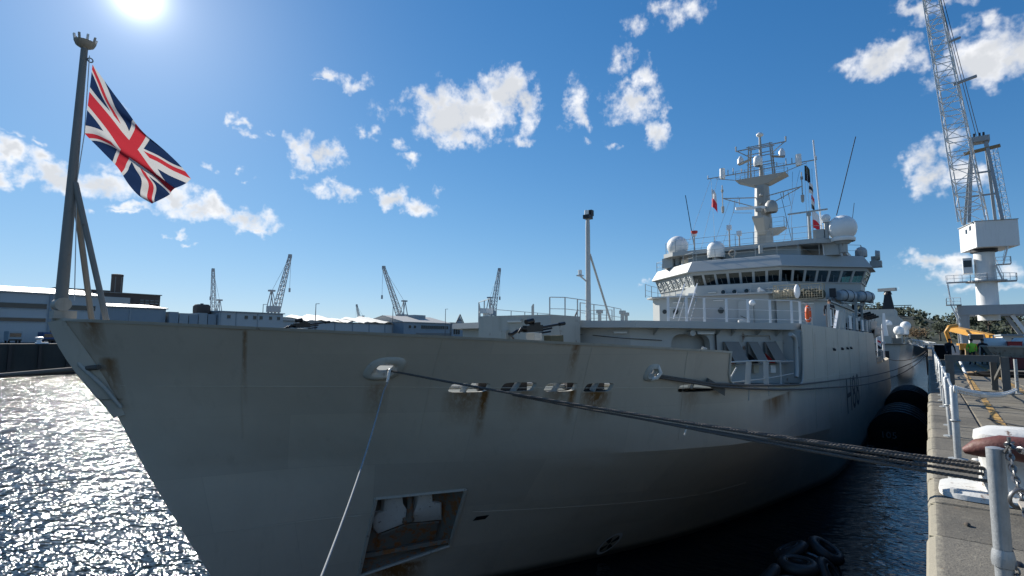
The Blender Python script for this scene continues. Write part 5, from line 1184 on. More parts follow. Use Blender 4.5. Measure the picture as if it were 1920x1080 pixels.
for a, b in zip(PX, PX[1:]):
    MB().tube(catenary((a, -.23, .95), (b, -.23, .95), .02, 6), .02, 8).build('top_rail', 'galvanised', rg, 50)
    if a < 24: chain(catenary((a, -.23, .52), (b, -.23, .52), .12, 14), .075, .009, 'rail_chain', 'chain_steel', rg)
    else: MB().tube(catenary((a, -.23, .52), (b, -.23, .52), .12, 8), .02, 5).build('rail_chain', 'chain_steel', rg, 50)
# tall near post with clamp collar, hook and hanging chains
np_ = thing('railing_post', 'tall galvanised pipe post with hook and hanging chain, nearest the camera', 'post', (3.58, -.23, 0))
MB().tube([(3.58, -.23, 0), (3.58, -.23, 1.065), (3.58, -.23, 1.07)], [.036, .036, .02], 20).build('pipe', 'galvanised', np_, 40)
MB().lathe([(.037, .5), (.044, .505), (.047, .53), (.044, .56), (.039, .585)], (3.58, -.23, 0), 20).build('collar', 'galvanised', np_, 40)
MB().tube([(3.55, -.262, 1.05), (3.53, -.28, 1.09), (3.53, -.28, 1.13)], .008, 6).tube([(3.5, -.262, 1.098), (3.56, -.298, 1.102)], .007, 6).build('hook', 'chain_steel', np_, 50)
MB().torus((3.42, -.29, .87), .042, .009, (.8, .6, .2), 20, 6).build('shackle_ring', 'chain_steel', np_, 60)
chain([(3.53, -.28, 1.06), (3.5, -.285, .98), (3.45, -.3, .88), (3.4, -.31, .78), (3.36, -.32, .66)], .036, .0045, 'hanging_chain', 'chain_steel', np_)
chain([(3.55, -.275, 1.06), (3.53, -.285, .97), (3.47, -.3, .86)], .036, .0045, 'hanging_chain', 'chain_steel', np_)
chain([(3.53, -.28, 1.09), (3.45, -.35, 1.07), (3.3, -.48, 1.09), (3.1, -.62, 1.12), (2.6, -.9, 1.12)], .04, .0055, 'cross_chain', 'chain_steel', np_)
chain([(3.57, -.272, .52), (3.56, -.276, .42), (3.55, -.28, .3), (3.55, -.27, .15)], .036, .0045, 'hanging_chain', 'chain_steel', np_)
sp = thing('short_post', 'shorter galvanised pipe stub with rusty cap plate beside the nearest post', 'post', (3.3, -.36, 0))
MB().cyl((3.3, -.36, 0), (3.3, -.36, .86), .037, .037, 20).build('pipe', 'galvanised', sp, 40)
MB().box(3.24, 3.36, -.43, -.28, .86, .872).build('cap_plate', 'skip_rust', sp)
# white mooring bollard with its brown horn
bo = thing('mooring_bollard', 'white cast-iron mooring bollard with brown horn at the quay edge', 'bollard', (7.55, -.62, 0))
m_ = MB()
def rr_ring(cx, cy, ax, ay, z, p=3.2, n=28): return [(x, y, z) for x, y in oval(cx, cy, ax, ay, n, p)]
m_.loft([rr_ring(7.5, -.8, .32, .5, 0.0), rr_ring(7.5, -.8, .29, .47, .08), rr_ring(7.5, -.8, .27, .45, .3), rr_ring(7.5, -.8, .28, .46, .5), rr_ring(7.5, -.8, .31, .49, .58), rr_ring(7.5, -.8, .3, .48, .65), rr_ring(7.5, -.8, .22, .38, .7), rr_ring(7.5, -.8, .02, .05, .71)])
m_.build('body', 'bollard_white', bo, 50)
MB().loft([rr_ring(7.5, -.5, .42, .5, 0.002, 4), rr_ring(7.5, -.5, .41, .49, .05, 4), rr_ring(7.5, -.52, .36, .42, .075, 4)]).build('base_plate', 'bollard_white', bo, 40)
MB().tube([(7.05, -.22, .5), (7.03, -.32, .54), (7.0, -.5, .58), (6.98, -.72, .57), (6.99, -.95, .5), (7.0, -1.1, .4)], [.03, .085, .11, .12, .12, .1], 16).build('horn', 'bollard_red', bo, 60)
for (dx, dy) in ((-.33, -.12), (.33, -.12), (-.33, -.85), (.33, -.85)): MB().cyl((7.5+dx, dy, .05), (7.5+dx, dy, .09), .035, .03, 6).build('bolt', 'bollard_white', bo)
# barrier chain
chain(catenary((9.45, -.25, .94), (22.2, -2.0, .14), .12, 40), .15, .012, 'barrier_chain', 'white_worn', None, 'pale barrier chain sagging from the railing to a thin post', 'chain')
tp_ = thing('thin_post', 'thin grey steel post standing right of the barrier frame', 'post', (22.3, -2.05, 0)); MB().tube([(22.3, -2.05, 0), (22.35, -2.06, 1.06)], .045, 10).build('shaft', 'galv_rusty', tp_, 40); MB().lathe([(.12, 0), (.12, .02), (.05, .04)], (22.3, -2.05, 0), 12).build('base_flange', 'galv_rusty', tp_)
tf = thing('timber_trestle', 'weathered grey timber goalpost trestle standing on the quay', 'trestle', (23.2, -1.1, 0))
MB().box(22.9, 23.12, -.62, -.42, 0, .93).build('leg', 'timber_grey', tf); MB().box(23.0, 23.2, -1.98, -1.78, 0, 1.1).build('leg', 'timber_grey', tf); MB().box(23.5, 23.68, -1.72, -1.56, 0, .93).build('leg', 'timber_grey', tf)
MB().box(22.95, 23.15, -1.76, -.4, .93, 1.14).build('beam', 'timber_grey', tf); MB().bar((23.55, -1.64, .3), (23.2, -1.88, .95), .1, .06).build('brace', 'timber_grey', tf)
pp = thing('leaning_pole', 'rust-and-white striped pole leaning behind the barrier frame', 'pole', (21.5, -.95, 0)); MB().cyl((20.6, -1.0, .03), (22.3, -.88, .55), .04, .04, 8).build('lower_shaft', 'pallet_wood', pp, 40); MB().cyl((22.3, -.88, .55), (23.6, -.8, .95), .04, .04, 8).build('upper_shaft', 'white_worn', pp, 40)
hs_ = thing('hose_coil', 'black hose with pale nozzle lying across the quay behind the barrier', 'hose', (32, -2, 0))
MB().tube([(33, -1.3, .06), (32.6, -1.7, .07), (32.2, -2.2, .08), (32, -3, .1), (32.2, -4.2, .09), (32.6, -6, .08)], .09, 8).tube([(33.2, -1.5, .06), (32.9, -2.2, .16), (32.7, -3.4, .18), (32.9, -5.4, .12)], .09, 8).build('hose', 'rubber', hs_, 60); MB().cyl((33, -1.3, .06), (32.7, -1.7, .15), .1, .08, 10).build('nozzle', 'pallet_wood', hs_, 40)
# bits of litter on the coping
for i, (x, y, s, m, lb) in enumerate(((6.2, -.18, .025, 'bark', 'small dark leaf on the coping stone before the bollard'), (5.75, -.36, .05, 'leaf_dark', 'flat clump of green weed on the coping stone'), (5.35, -.42, .035, 'black_paint', 'short black strip lying on the coping stone by the near post'), (12.1, -1.28, .05, 'skip_maroon', 'red-brown leaf on the worn ochre line'), (9.6, -.42, .05, 'bag_white', 'pale stone chip by the first railing post'))):
    o = MB().loft([[(x+s*a*math.cos(k)*1.6, y+s*a*math.sin(k), z) for k in [q*math.pi/4 for q in range(8)]] for a, z in ((1, .001), (.8+.1*(i % 2), .012), (.3, .018))]).build('litter_scrap', m, None, 60, (x, y, 0)); tag(o, lb, 'litter')

# people
def person(name, loc, yaw, label, coat, legs, hat=None, bend=0., arms=((.32, .0, .95), (-.32, .0, .95)), group='people on the quay and deck'):
    g = thing(name, label, 'person', loc, group); ORG[g] = Vector((0, 0, 0))
    b = bend
    J = [(0, 0, .95, .15, .11), (.02*b, 0, 1.12, .16, .12), (.25*b, 0, 1.36, .19, .12), (.32*b, 0, 1.46, .1, .08), (.38*b, 0, 1.53, .06, .06), (.42*b, 0, 1.63, .085, .1), (.44*b, 0, 1.73, .07, .08),
         (0, .1, .9, .095, .095), (.03, .12, .5, .07, .07), (0, .13, .09, .05, .05), (.13, .14, .04, .045, .04),
         (0, -.1, .9, .095, .095), (-.02, -.12, .5, .07, .07), (-.06, -.13, .09, .05, .05), (.07, -.14, .04, .045, .04),
         (.27*b, .2, 1.4, .07, .07), (.2*b+arms[0][1]*.5, .27, 1.15, .05, .05), (.2*b+arms[0][1], arms[0][0]*.8, arms[0][2], .038, .038), (.2*b+arms[0][1]*1.15+.02, arms[0][0]*.78, arms[0][2]-.12, .03, .04),
         (.27*b, -.2, 1.4, .07, .07), (.2*b+arms[1][1]*.5, -.27, 1.15, .05, .05), (.2*b+arms[1][1], arms[1][0]*.8, arms[1][2], .038, .038), (.2*b+arms[1][1]*1.15+.02, arms[1][0]*.78, arms[1][2]-.12, .03, .04)]
    E_ = [(0, 1), (1, 2), (2, 3), (3, 4), (4, 5), (5, 6), (0, 7), (7, 8), (8, 9), (9, 10), (0, 11), (11, 12), (12, 13), (13, 14), (2, 15), (15, 16), (16, 17), (17, 18), (2, 19), (19, 20), (20, 21), (21, 22)]
    me = bpy.data.meshes.new('tmp'); me.from_pydata([j[:3] for j in J], E_, []); ob = bpy.data.objects.new('tmp', me); COL.objects.link(ob)
    sk = ob.modifiers.new('s', 'SKIN'); ss = ob.modifiers.new('u', 'SUBSURF'); ss.levels = 1; ss.render_levels = 1
    for i, j in enumerate(J): me.skin_vertices[0].data[i].radius = (j[3], j[4]); me.skin_vertices[0].data[i].use_root = (i == 0)
    dg = bpy.context.evaluated_depsgraph_get(); bm_ = bpy.data.meshes.new_from_object(ob.evaluated_get(dg)); bpy.data.objects.remove(ob)
    bm_.name = 'body'
    for m in (legs, coat, 'skin'): bm_.materials.append(MATS[m])
    for pl in bm_.polygons:
        pl.use_smooth = True; c = pl.center
        hand = abs(c.y) > .18 and c.z < min(arms[0][2], arms[1][2])-.03 and c.z > .6
        pl.material_index = 2 if (c.z > 1.5 or hand) else (1 if c.z > .88 else 0)
    bo_ = bpy.data.objects.new('body', bm_); COL.objects.link(bo_); bo_.parent = g
    hx = .43*b
    MB().ball((hx-.015, 0, 1.695), .105, 12, 8, (1.05, .95, .85)).build('hair' if not hat else 'hat', hat or 'hair', g, 60)
    MB().ball((hx+.09, 0, 1.64), .022, 6, 5, (1.1, .8, 1.2)).build('nose', 'skin', g, 60)
    g.rotation_euler = (0, 0, yaw); return g
person('person', (48.5, -1.05, 0), rad(200), 'person in dark jacket bending by the railing, back to the ship', 'dark_cloth', 'dark_cloth', 'dark_cloth', .8, ((.3, .3, .9), (-.3, .25, .92)))
person('person', (48, -2.3, 0), rad(20), 'person in bright yellow-green vest and dark trousers, seen from behind', 'hi_vis', 'dark_cloth')
person('person', (48.6, -2.95, 0), rad(170), 'person in grey-black clothes leaning towards the skip', 'dark_cloth', 'olive_cloth', 'dark_cloth', .9, ((.3, .35, .9), (-.3, .35, .85)))
person('person', (36, 4.5, 2.22), rad(190), 'person in dark clothes standing on the side deck below the bridge wing', 'dark_cloth', 'dark_cloth', None, .3)
# skip and stores around it
sk = thing('rubbish_skip', 'rust-streaked pale steel skip on the quay', 'skip', (44.5, -4.6, 0))
MB().loft([[(43.4, -3.3, .1), (43.4, -6.6, .1), (46.2, -6.6, .1), (46.2, -3.3, .1)], [(42.8, -2.75, 1.28), (42.8, -7.1, 1.28), (46.9, -7.1, 1.28), (46.9, -2.75, 1.28)]]).build('tub', 'skip_rust', sk)
MB().bar((42.78, -2.72, 1.3), (42.78, -7.12, 1.3), .1, .1).bar((42.78, -2.72, 1.3), (46.9, -2.72, 1.3), .1, .1).build('top_rim', 'skip_rust', sk)
for y in (-3.4, -4.4, -5.4): MB().bar((42.82, y, 1.25), (43.36, y, .12), .1, .06).build('rib', 'skip_rust', sk)
mr = thing('steel_box', 'dark maroon steel box in front of the skip', 'box', (42.2, -4.3, 0)); MB().box(41.9, 42.6, -4.85, -3.65, .02, .62).build('body', 'skip_maroon', mr); MB().box(41.87, 42.63, -4.88, -3.62, .62, .67).build('lid', 'skip_maroon', mr)
for i, (x, y, z, w, m, lb) in enumerate(((50, -3.6, .0, 1.9, 'bag_white', 'pale stacked bulk bag behind the skip, left one'), (50.4, -5.2, 0, 2.0, 'bag_white', 'pale stacked bulk bag behind the skip, right one'))):
    g = thing('bulk_bag', lb, 'bag', (x, y, 0)); MB().loft([rr_ring(x, y, w*.42, w*.38, .02, 4), rr_ring(x, y, w*.47, w*.42, .6, 4), rr_ring(x, y, w*.45, w*.4, 1.5, 4), rr_ring(x, y, w*.3, w*.25, 1.85, 3)]).build('sack', 'bag_white', g, 60); MB().torus((x, y, 1.85), .2, .03, (0, 1, 0), 14, 5).build('lifting_loop', 'bag_white', g)
for (x, y, z, sx, sy, sz, m, nm, lb, ct) in ((49, -4.55, 1.0, .7, .7, .55, 'red_paint', 'tool_chest', 'red tool chest with pale stripe above the skip', 'box'), (49, -5.5, 1.0, .5, .5, .5, 'yellow_plant', 'grit_bin', 'small orange-yellow bin right of the red tool chest', 'bin')):
    g = thing(nm, lb, ct, (x, y, 0)); MB().box(x-sx/2, x+sx/2, y-sy/2, y+sy/2, z, z+sz).build('body', m, g); MB().box(x-sx/2-.03, x+sx/2+.03, y-sy/2-.03, y+sy/2+.03, z+sz, z+sz+.06).build('lid', m, g); MB().box(x-sx/2-.01, x-sx/2, y-sy*.4, y+sy*.4, z+sz*.4, z+sz*.6).build('stripe', 'white_worn', g); MB().box(x-sx/2, x+sx/2, y-sy/2, y+sy/2, 0, z-.01).build('stand', 'pallet_wood', g)
# yellow mobile crane
yc = thing('mobile_crane', 'yellow mobile crane with lowered telescopic boom parked beyond the workers', 'crane', (78, -4, 0))
MB().box(74, 82, -5.6, -2.6, .7, 1.35).build('chassis', 'yellow_plant', yc)
for x in (75, 77, 80, 81.4):
    for y in (-5.4, -2.8): w = MB().torus((x, y, .55), .36, .2, (0, 1, 0), 20, 8).build('wheel', 'rubber', yc, 60); MB().cyl((x, y-.1, .55), (x, y+.1, .55), .3, .3, 12).build('hub', 'yellow_plant', w)
MB().bar((82, -2.3, 3.1), (72.5, -5.2, 1.95), .7, .62).build('boom', 'yellow_plant', yc); MB().bar((74.6, -4.5, 2.25), (71.0, -5.7, 1.7), .48, .42).build('boom_tip', 'yellow_plant', yc)
MB().tube([(76.5, -1.9, 1.4), (76.2, -1.6, 2.6), (76.4, -1.9, 3.2), (77.5, -2.6, 3.35)], .2, 10).build('counterweight_arm', 'yellow_plant', yc, 50)
MB().prism([(73.2, -4.6), (75.2, -4.6), (75.2, -3.4), (73.2, -3.4)], 1.35, 2.35).build('cab', 'white_worn', yc); MB().box(73.17, 73.2, -4.5, -3.5, 1.75, 2.3).build('windscreen', 'window_dark', yc); MB().box(73.3, 75, -3.4, -3.37, 1.75, 2.25).build('side_window', 'window_dark', yc)
cn = thing('site_cabin', 'low pale site cabin with open door beyond the skip', 'cabin', (66, -8, 0)); MB().box(64, 70, -10.5, -5.2, 0, 2.1).build('body', 'bag_white', cn); MB().box(63.8, 70.2, -10.6, -5.1, 2.1, 2.25).build('roof', 'clad_grey', cn); MB().box(63.97, 64.0, -6.6, -5.8, .05, 1.9).build('door', 'window_dark', cn)
for i, (x, y, h, m, lb) in enumerate(((57, -.9, 1.2, 'rubber', 'black cable drum stack at the quay edge behind the railing'), (60, -3.0, .9, 'pallet_wood', 'timber pallet stack behind the person in bright vest'), (63, -1.6, 1.15, 'white_worn', 'white equipment crate near the quay edge behind the workers'), (62, -4.3, 1.2, 'pallet_wood', 'orange-brown timber crate beside the pallet stack'))):
    g = thing('stores_crate', lb, 'crate', (x, y, 0)); MB().box(x-.6, x+.6, y-.55, y+.55, .1, h).build('body', m, g); MB().box(x-.66, x+.66, y-.6, y-.42, 0, .1).box(x-.66, x+.66, y+.42, y+.6, 0, .1).build('bearers', 'pallet_wood', g); MB().box(x-.63, x+.63, y-.58, y+.58, h, h+.06).build('lid', m, g)
# mist from the cooling-water discharge beyond the stern
mm, t, b = base_mat('spray_mist'); t.nodes.remove(b); ou = [q for q in t.nodes if q.type == 'OUTPUT_MATERIAL'][0]
pv = nd(t, 'ShaderNodeVolumePrincipled'); pv.inputs['Color'].default_value = (.9, .93, .95, 1); pv.inputs['Anisotropy'].default_value = .3
tcn = nd(t, 'ShaderNodeTexCoord'); sp_ = vmth(t, 'LENGTH', vmth(t, 'MULTIPLY', vmth(t, 'SUBTRACT', tcn.outputs['Generated'], (.5, .5, .5)), (2., 2., 2.)))
den = mth(t, 'MULTIPLY', remap(t, sp_, 1., .0), remap(t, noise(t, pos(t), .55, 4, .6), .35, .65)); t.links.new(mth(t, 'MULTIPLY', den, .05), pv.inputs['Density']); t.links.new(pv.outputs[0], ou.inputs['Volume'])
o = MB().ball((108, 2.9, -2.2), 1., 16, 10, (11, 1.9, 2.9)).build('spray_mist', 'spray_mist', None, None, (108, 2.9, -2.2)); o['kind'] = 'stuff'; o['label'] = 'white water mist drifting over the gap beyond the stern'

# ------------------------------------------------------------------ cranes
def lattice(m, a, b, w0, w1, n, r, sv=None, dv=None):
    a, b = Vector(a), Vector(b); d = (b-a).normalized(); s = (sv or d.cross(Vector((0, 0, 1)))).normalized(); t = (dv or s.cross(d)).normalized()
    def P4(k): q = a.lerp(b, k); w = (w0+(w1-w0)*k)/2; return [q+s*w+t*w, q-s*w+t*w, q-s*w-t*w, q+s*w-t*w]
    e0, e1 = P4(0), P4(1)
    for i in range(4): m.bar(e0[i], e1[i], r*1.5)
    for k in range(n):
        p, q = P4(k/n), P4((k+1)/n)
        for i in range(4):
            j = (i+1) % 4; m.bar(q[i], q[j], r)
            m.bar(p[i] if k % 2 else p[j], q[j] if k % 2 else q[i], r*.8)
    return m
def far_crane(base, tip, label, s=1., zb=9.):
    bx, by = base; g = thing('dock_crane', label, 'crane', (bx, by, 0), 'dock cranes on the far side of the basin'); dx = tip[0]-bx
    tw = MB()
    for (i, j) in ((-1, -1), (-1, 1), (1, -1), (1, 1)): tw.bar((bx+i*3.2*s, by+j*3.2*s, 0), (bx+i*1.5*s, by+j*1.5*s, zb), .6*s)
    for z in (.35, .8): tw.bar((bx-2.2*s, by-2.2*s, zb*z), (bx+2.2*s, by-2.2*s, zb*z), .35*s).bar((bx-2.2*s, by+2.2*s, zb*z), (bx+2.2*s, by+2.2*s, zb*z), .35*s)
    tw.build('portal', 'crane_far', g)
    MB().box(bx-2.2*s, bx+2.2*s, by-2*s, by+2*s, zb, zb+2.6*s).build('machine_house', 'crane_grey', g)
    sgn = 1 if dx >= 0 else -1; ax = bx-sgn*1.2*s
    af = MB(); zt = zb+9*s
    for j in (-1, 1): af.bar((ax-sgn*1.0*s, by+j*1.3*s, zb+2.6*s), (ax, by+j*.6*s, zt), .3*s).bar((ax+sgn*1.6*s, by+j*1.3*s, zb+2.6*s), (ax, by+j*.6*s, zt), .3*s)
    af.box(ax-1.2*s, ax+1.2*s, by-.9*s, by+.9*s, zt-.2, zt+.5*s); af.build('a_frame', 'crane_far', g)
    lattice(MB(), (bx+sgn*1.5*s, by, zb+2*s), (tip[0], by, tip[1]), 2.3*s, 1.0*s, 12, .16*s, Vector((0, 1, 0))).build('jib', 'crane_far', g)
    MB().box(tip[0]-.6*s, tip[0]+.6*s, by-.6*s, by+.6*s, tip[1]-.4*s, tip[1]+.9*s).build('jib_head', 'crane_far', g)
    MB().tube([(ax, by, zt), (tip[0], by, tip[1])], .07*s, 5).build('luffing_rope', 'crane_far', g)
    q = tip[0]+sgn*.5*s; MB().tube([(q, by, tip[1]), (q, by, tip[1]*.62)], .07*s, 5).box(q-.3*s, q+.3*s, by-.3*s, by+.3*s, tip[1]*.62-1.8*s, tip[1]*.62).build('hook_rope', 'crane_far', g)
    return g
far_crane((90.5, 220), (88.3, 27.5), 'small grey lattice dock crane left of centre, nearly upright', .75, 9)
far_crane((113.5, 220), (119.8, 37), 'grey dock crane with jib leaning right, above the pale office block', 1.0, 12)
far_crane((184, 220), (171, 37.5), 'grey dock crane with jib leaning left and long hanging rope', 1.1, 11)
far_crane((257, 220), (265, 46.5), 'grey dock crane rising behind the ship vent house', 1.25, 16)
far_crane((238, 330), (233, 25), 'tiny distant crane jib between the lamp posts', .8, 10)

# the big white level-luffing crane on the near quay
cr = thing('portal_crane', 'tall white portal crane with lattice jib standing on the quay', 'crane', (118, -8, 0))
def cp_(name, mb, m='crane_white', smooth=None, parent=None): return mb.build(name, m, parent or cr, smooth)
for (x, y) in ((114.2, -4.7), (121.5, -4.7), (114.2, -13.6), (121.5, -13.6)):
    lg = cp_('portal_leg', MB().loft([[(x-.5, y-.55, 0), (x+.5, y-.55, 0), (x+.5, y+.55, 0), (x-.5, y+.55, 0)], [(x-.6, y-.8 if y > -9 else y-.6, 5.9), (x+.6, y-.8 if y > -9 else y-.6, 5.9), (x+.6, y+.6, 5.9), (x-.6, y+.6, 5.9)]]), 'crane_grey')
    cp_('bogie', MB().box(x-1.3, x+1.3, y-.4, y+.4, 0, .9), 'crane_grey', None, lg)
cp_('brace', MB().bar((114.2, -13.2, .6), (114.2, -10.6, 5.8), .5), 'crane_white'); cp_('brace', MB().bar((121.5, -13.2, .6), (121.5, -10.6, 5.8), .5), 'crane_grey')
cp_('portal_beam', MB().box(113.4, 115.0, -15, -4.0, 5.9, 7.45), 'crane_grey'); cp_('portal_beam', MB().box(120.7, 122.3, -15, -4.0, 5.9, 7.45), 'crane_grey'); cp_('portal_beam', MB().box(115.0, 120.7, -9.3, -6.6, 5.95, 7.4), 'crane_grey')
cp_('column', MB().lathe([(1.42, 5.0), (1.4, 11), (1.32, 14.5), (1.38, 16.4)], (116, -8.0, 0), 32), 'crane_white', 30); cp_('slew_ring', MB().lathe([(1.4, 16.2), (1.75, 16.3), (1.75, 16.75), (1.4, 16.8)], (116, -8.0, 0), 28), 'black_paint', 30)
pf = cp_('gallery', MB().prism(oval(116, -8.0, 2.2, 2.6, 20, 3), 11.35, 11.55), 'crane_grey'); cp_('gallery_arm', MB().box(114.6, 115.8, -6, -2.9, 11.35, 11.52), 'crane_grey')
cp_('gallery_arm', MB().box(114.8, 116, -11.6, -9.8, 11.2, 11.4), 'crane_grey')
def c_rail(pts, h=1.1, post=1.):
    pts = [Vector(p) for p in pts]; r = cp_('gallery_rail', MB().tube([p+Vector((0, 0, h)) for p in pts], .045, 5).tube([p+Vector((0, 0, h*.5)) for p in pts], .035, 5), 'crane_white')
    for a, b in zip(pts, pts[1:]):
        n = max(1, round((b-a).length/post))
        for i in range(n+1): q = a.lerp(b, i/n); cp_('post', MB().bar(q, q+Vector((0, 0, h)), .07), 'crane_white', None, r)
c_rail([(114.6, -2.9, 11.5), (114.5, -6, 11.5), (113.7, -8, 11.5), (114.5, -10, 11.5), (114.8, -11.6, 11.4), (116, -11.6, 11.4)])
def c_stair(a, b, w=.7, n=12):
    a, b = Vector(a), Vector(b); o = cp_('stair', MB().bar(a+Vector((-w/2, 0, 0)), b+Vector((-w/2, 0, 0)), .1, .16).bar(a+Vector((w/2, 0, 0)), b+Vector((w/2, 0, 0)), .1, .16), 'crane_white')
    for i in range(n): q = a.lerp(b, (i+.5)/n); cp_('tread', MB().bar(q-Vector((w/2, 0, 0)), q+Vector((w/2, 0, 0)), .2, .04), 'crane_grey', None, o)
    cp_('handrail', MB().tube([a+Vector((-w/2, 0, 1)), b+Vector((-w/2, 0, 1))], .04, 5), 'crane_white', None, o)
c_stair((114.3, -3.3, 7.7), (114.3, -3.0, 11.4)); c_stair((113.2, -4.4, .2), (113.2, -4.1, 4.2)); c_stair((113.0, -4.3, 4.2), (113.0, -3.2, 7.7)); cp_('landing', MB().box(112.6, 114.4, -4.6, -2.6, 7.5, 7.62), 'crane_grey'); c_rail([(114.3, -2.7, 7.6), (112.7, -2.7, 7.6), (112.7, -4.5, 7.6)])
c_stair((114.6, -9.9, 11.5), (114.6, -9.2, 14.0), .7, 8); c_stair((114.4, -10.1, 14), (114.4, -10.9, 17.2), .7, 8); cp_('landing', MB().box(114, 115.2, -11, -9.2, 13.9, 14.0), 'crane_grey'); c_rail([(114, -9.2, 14), (114, -11, 14), (115, -11, 14)])
# machinery house, turned on the slew ring
A, B_, D_ = Vector((112.6, -7.0, 0)), Vector((118.6, -5.2, 0)), Vector((114.2, -12.2, 0)); C_ = B_+D_-A
mh = cp_('machinery_house', MB().prism([(p.x, p.y) for p in (A, B_, C_, D_)][::-1], 16.8, 21.0), 'crane_white')
cp_('house_roof', MB().prism([(p.x, p.y) for p in (A+Vector((-.1, .1, 0)), B_+Vector((.1, .2, 0)), C_, D_+Vector((-.1, -.1, 0)))][::-1], 21.0, 21.12), 'crane_grey', None, mh)
fdir = (B_-A).normalized(); fn = Vector((-fdir.y, fdir.x, 0))
for (u, z) in ((3.1, 19.6), (1.6, 19.9)):
    q = A+fdir*u+fn*.02; w = MB().quad(q+Vector((0, 0, z)), q+fdir*.7+Vector((0, 0, z)), q+fdir*.7+Vector((0, 0, z+.75)), q+Vector((0, 0, z+.75)), .03); cp_('house_window', w, 'window_dark', None, mh)
cp_('driver_cab', MB().prism([(112.4, -5.4), (114.2, -4.9), (113.7, -3.3), (111.9, -3.8)][::-1], 13.2, 15.6) if False else MB().box(114.9, 116.4, -6.4, -5.2, 12.9, 15.4), 'crane_white'); cp_('cab_window', MB().box(114.86, 114.9, -6.3, -5.3, 13.9, 15.0), 'window_dark')
# jib and A-frame
sd_ = Vector((-.25, 1, 0)); jb = MB(); lattice(jb, (114.2, -6.9, 21.2), (113.2, -3.4, 64), 3.4, 2.0, 18, .12, Vector((.2, 1, .07)), Vector((1, -.2, 0))); cp_('jib', jb, 'crane_white')
cp_('jib_walkway', MB().bar((112.4, -5.6, 44.6), (112.4, -8.6, 45.2), .5, .35), 'crane_grey'); cp_('jib_walkway', MB().bar((112.6, -5.0, 52.2), (112.6, -7.0, 52.6), .4, .25), 'crane_grey')
af = MB()
for (y0, y1) in ((-6.3, -7.6), (-10.3, -9.3)):
    af.bar((113.3, y0, 21.1), (115.6, y1, 35.3), .45).bar((118, y0+.4, 21.1), (116.2, y1, 35.3), .4)
for z, k in ((25.5, .3), (29.5, .6)): af.bar((113.3+2.3*k, -6.3-1.3*k, z), (113.3+2.3*k, -10.3+1.0*k, z), .25)
cp_('a_frame', af, 'crane_grey'); cp_('a_frame_head', MB().box(115, 117, -9.8, -7.2, 34.9, 35.8), 'crane_grey'); cp_('head_beam', MB().bar((115.3, -6.4, 33.2), (115.3, -11, 33.7), .4, .5), 'pallet_wood')
for (y) in (-7.8, -8.5, -9.0): cp_('sheave', MB().cyl((116, y, 36.2), (116, y-.25, 36.2), .45, .45, 14), 'black_paint')
cp_('cat_ladder', lattice(MB(), (117.8, -11.2, 21.1), (117.0, -10.2, 34), .9, .8, 12, .04), 'crane_grey')
for dy in (0, .35): cp_('luffing_rope', MB().tube([(116, -8.2-dy, 36.2), (113.4, -4.4-dy, 64)], .05, 5), 'black_paint')

# ------------------------------------------------------------------ second warship astern
s2 = thing('warship', 'grey warship with dark mast tower moored astern of the survey ship', 'ship', (170, 10.5, WZ))
def p2(name, mb, m='ship_grey', smooth=None): return mb.build(name, m, s2, smooth)
H2 = lambda x: 7.2*min(1, ((x-126)/14+.72)) if x < 130 else 7.2
p2('hull', MB().loft([[(x, 10.5-w*.85, -6), (x, 10.5-w, .9), (x, 10.5+w, .9), (x, 10.5+w*.85, -6)] for x, w in ((128, 6.2), (132, 6.8), (150, 7.2), (200, 7.0), (230, .4))]), 'ship_grey')
p2('stern_opening', MB().box(127.9, 128, 6.2, 8.4, -1.8, -.4), 'black_paint'); p2('flight_deck', MB().box(127.5, 152, 3.4, 17.6, .9, 1.05), 'deck_green')
p2('hangar', MB().box(150, 166, 5, 16, 1.05, 5.2), 'ship_grey'); p2('superstructure', MB().box(160, 190, 5.4, 15.6, 5.2, 7.6).box(172, 186, 6.5, 14.5, 7.6, 10), 'ship_grey')
p2('mast_tower', MB().loft([[(190-a, 8.7-a, z), (190+a, 8.7-a, z), (190+a, 8.7+a, z), (190-a, 8.7+a, z)] for z, a in ((5, 1.7), (11, 1.4), (15.2, .8))]), 'black_paint')
p2('search_radar', MB().bar((189, 6.6, 16.6), (190.5, 10.9, 16.6), 1.2, .9), 'ship_grey'); p2('radar_pedestal', MB().cyl((190, 8.7, 15.2), (190, 8.7, 16.3), 1.1, .7, 12), 'black_paint')
for (z, y0, y1) in ((11.8, 3.2, 14), (11.2, 3.8, 13.4), (8.6, 4.4, 13)): p2('yard', MB().bar((189, y0, z), (189, y1, z), .2), 'black_paint')
for (x, y, z, r) in ((146, 5.1, 3.9, 1.0), (150, 3.9, 5.0, 1.05), (152, 7.4, 5.5, 1.0)): p2('radome', MB().ball((x, y, z), r, 18, 10).cyl((x, y, z-r*1.8), (x, y, z-r*.7), r*.5, r*.6, 12), 'radome', 60)
p2('white_mast', MB().loft([[(145-a, 7.6-a, z), (145+a, 7.6-a, z), (145+a, 7.6+a, z), (145-a, 7.6+a, z)] for z, a in ((1, .8), (5.5, .35), (7.8, .2))]), 'white_paint')
p2('deck_gear', MB().box(134, 140, 6, 9, 1.05, 2.6).box(140, 146, 4.5, 6, 1.05, 2.2).box(142, 148, 9, 14, 1.05, 3.4), 'ship_grey_clean'); p2('awning', MB().box(133, 150, 3.5, 5.5, 2.9, 3.0), 'white_worn')
R3 = random.Random(11)
for i in range(9): x = 130+i*2.6; p2('guard_post', MB().bar((x, 3.6, 1.05), (x, 3.6, 2.2), .08), 'ship_grey')
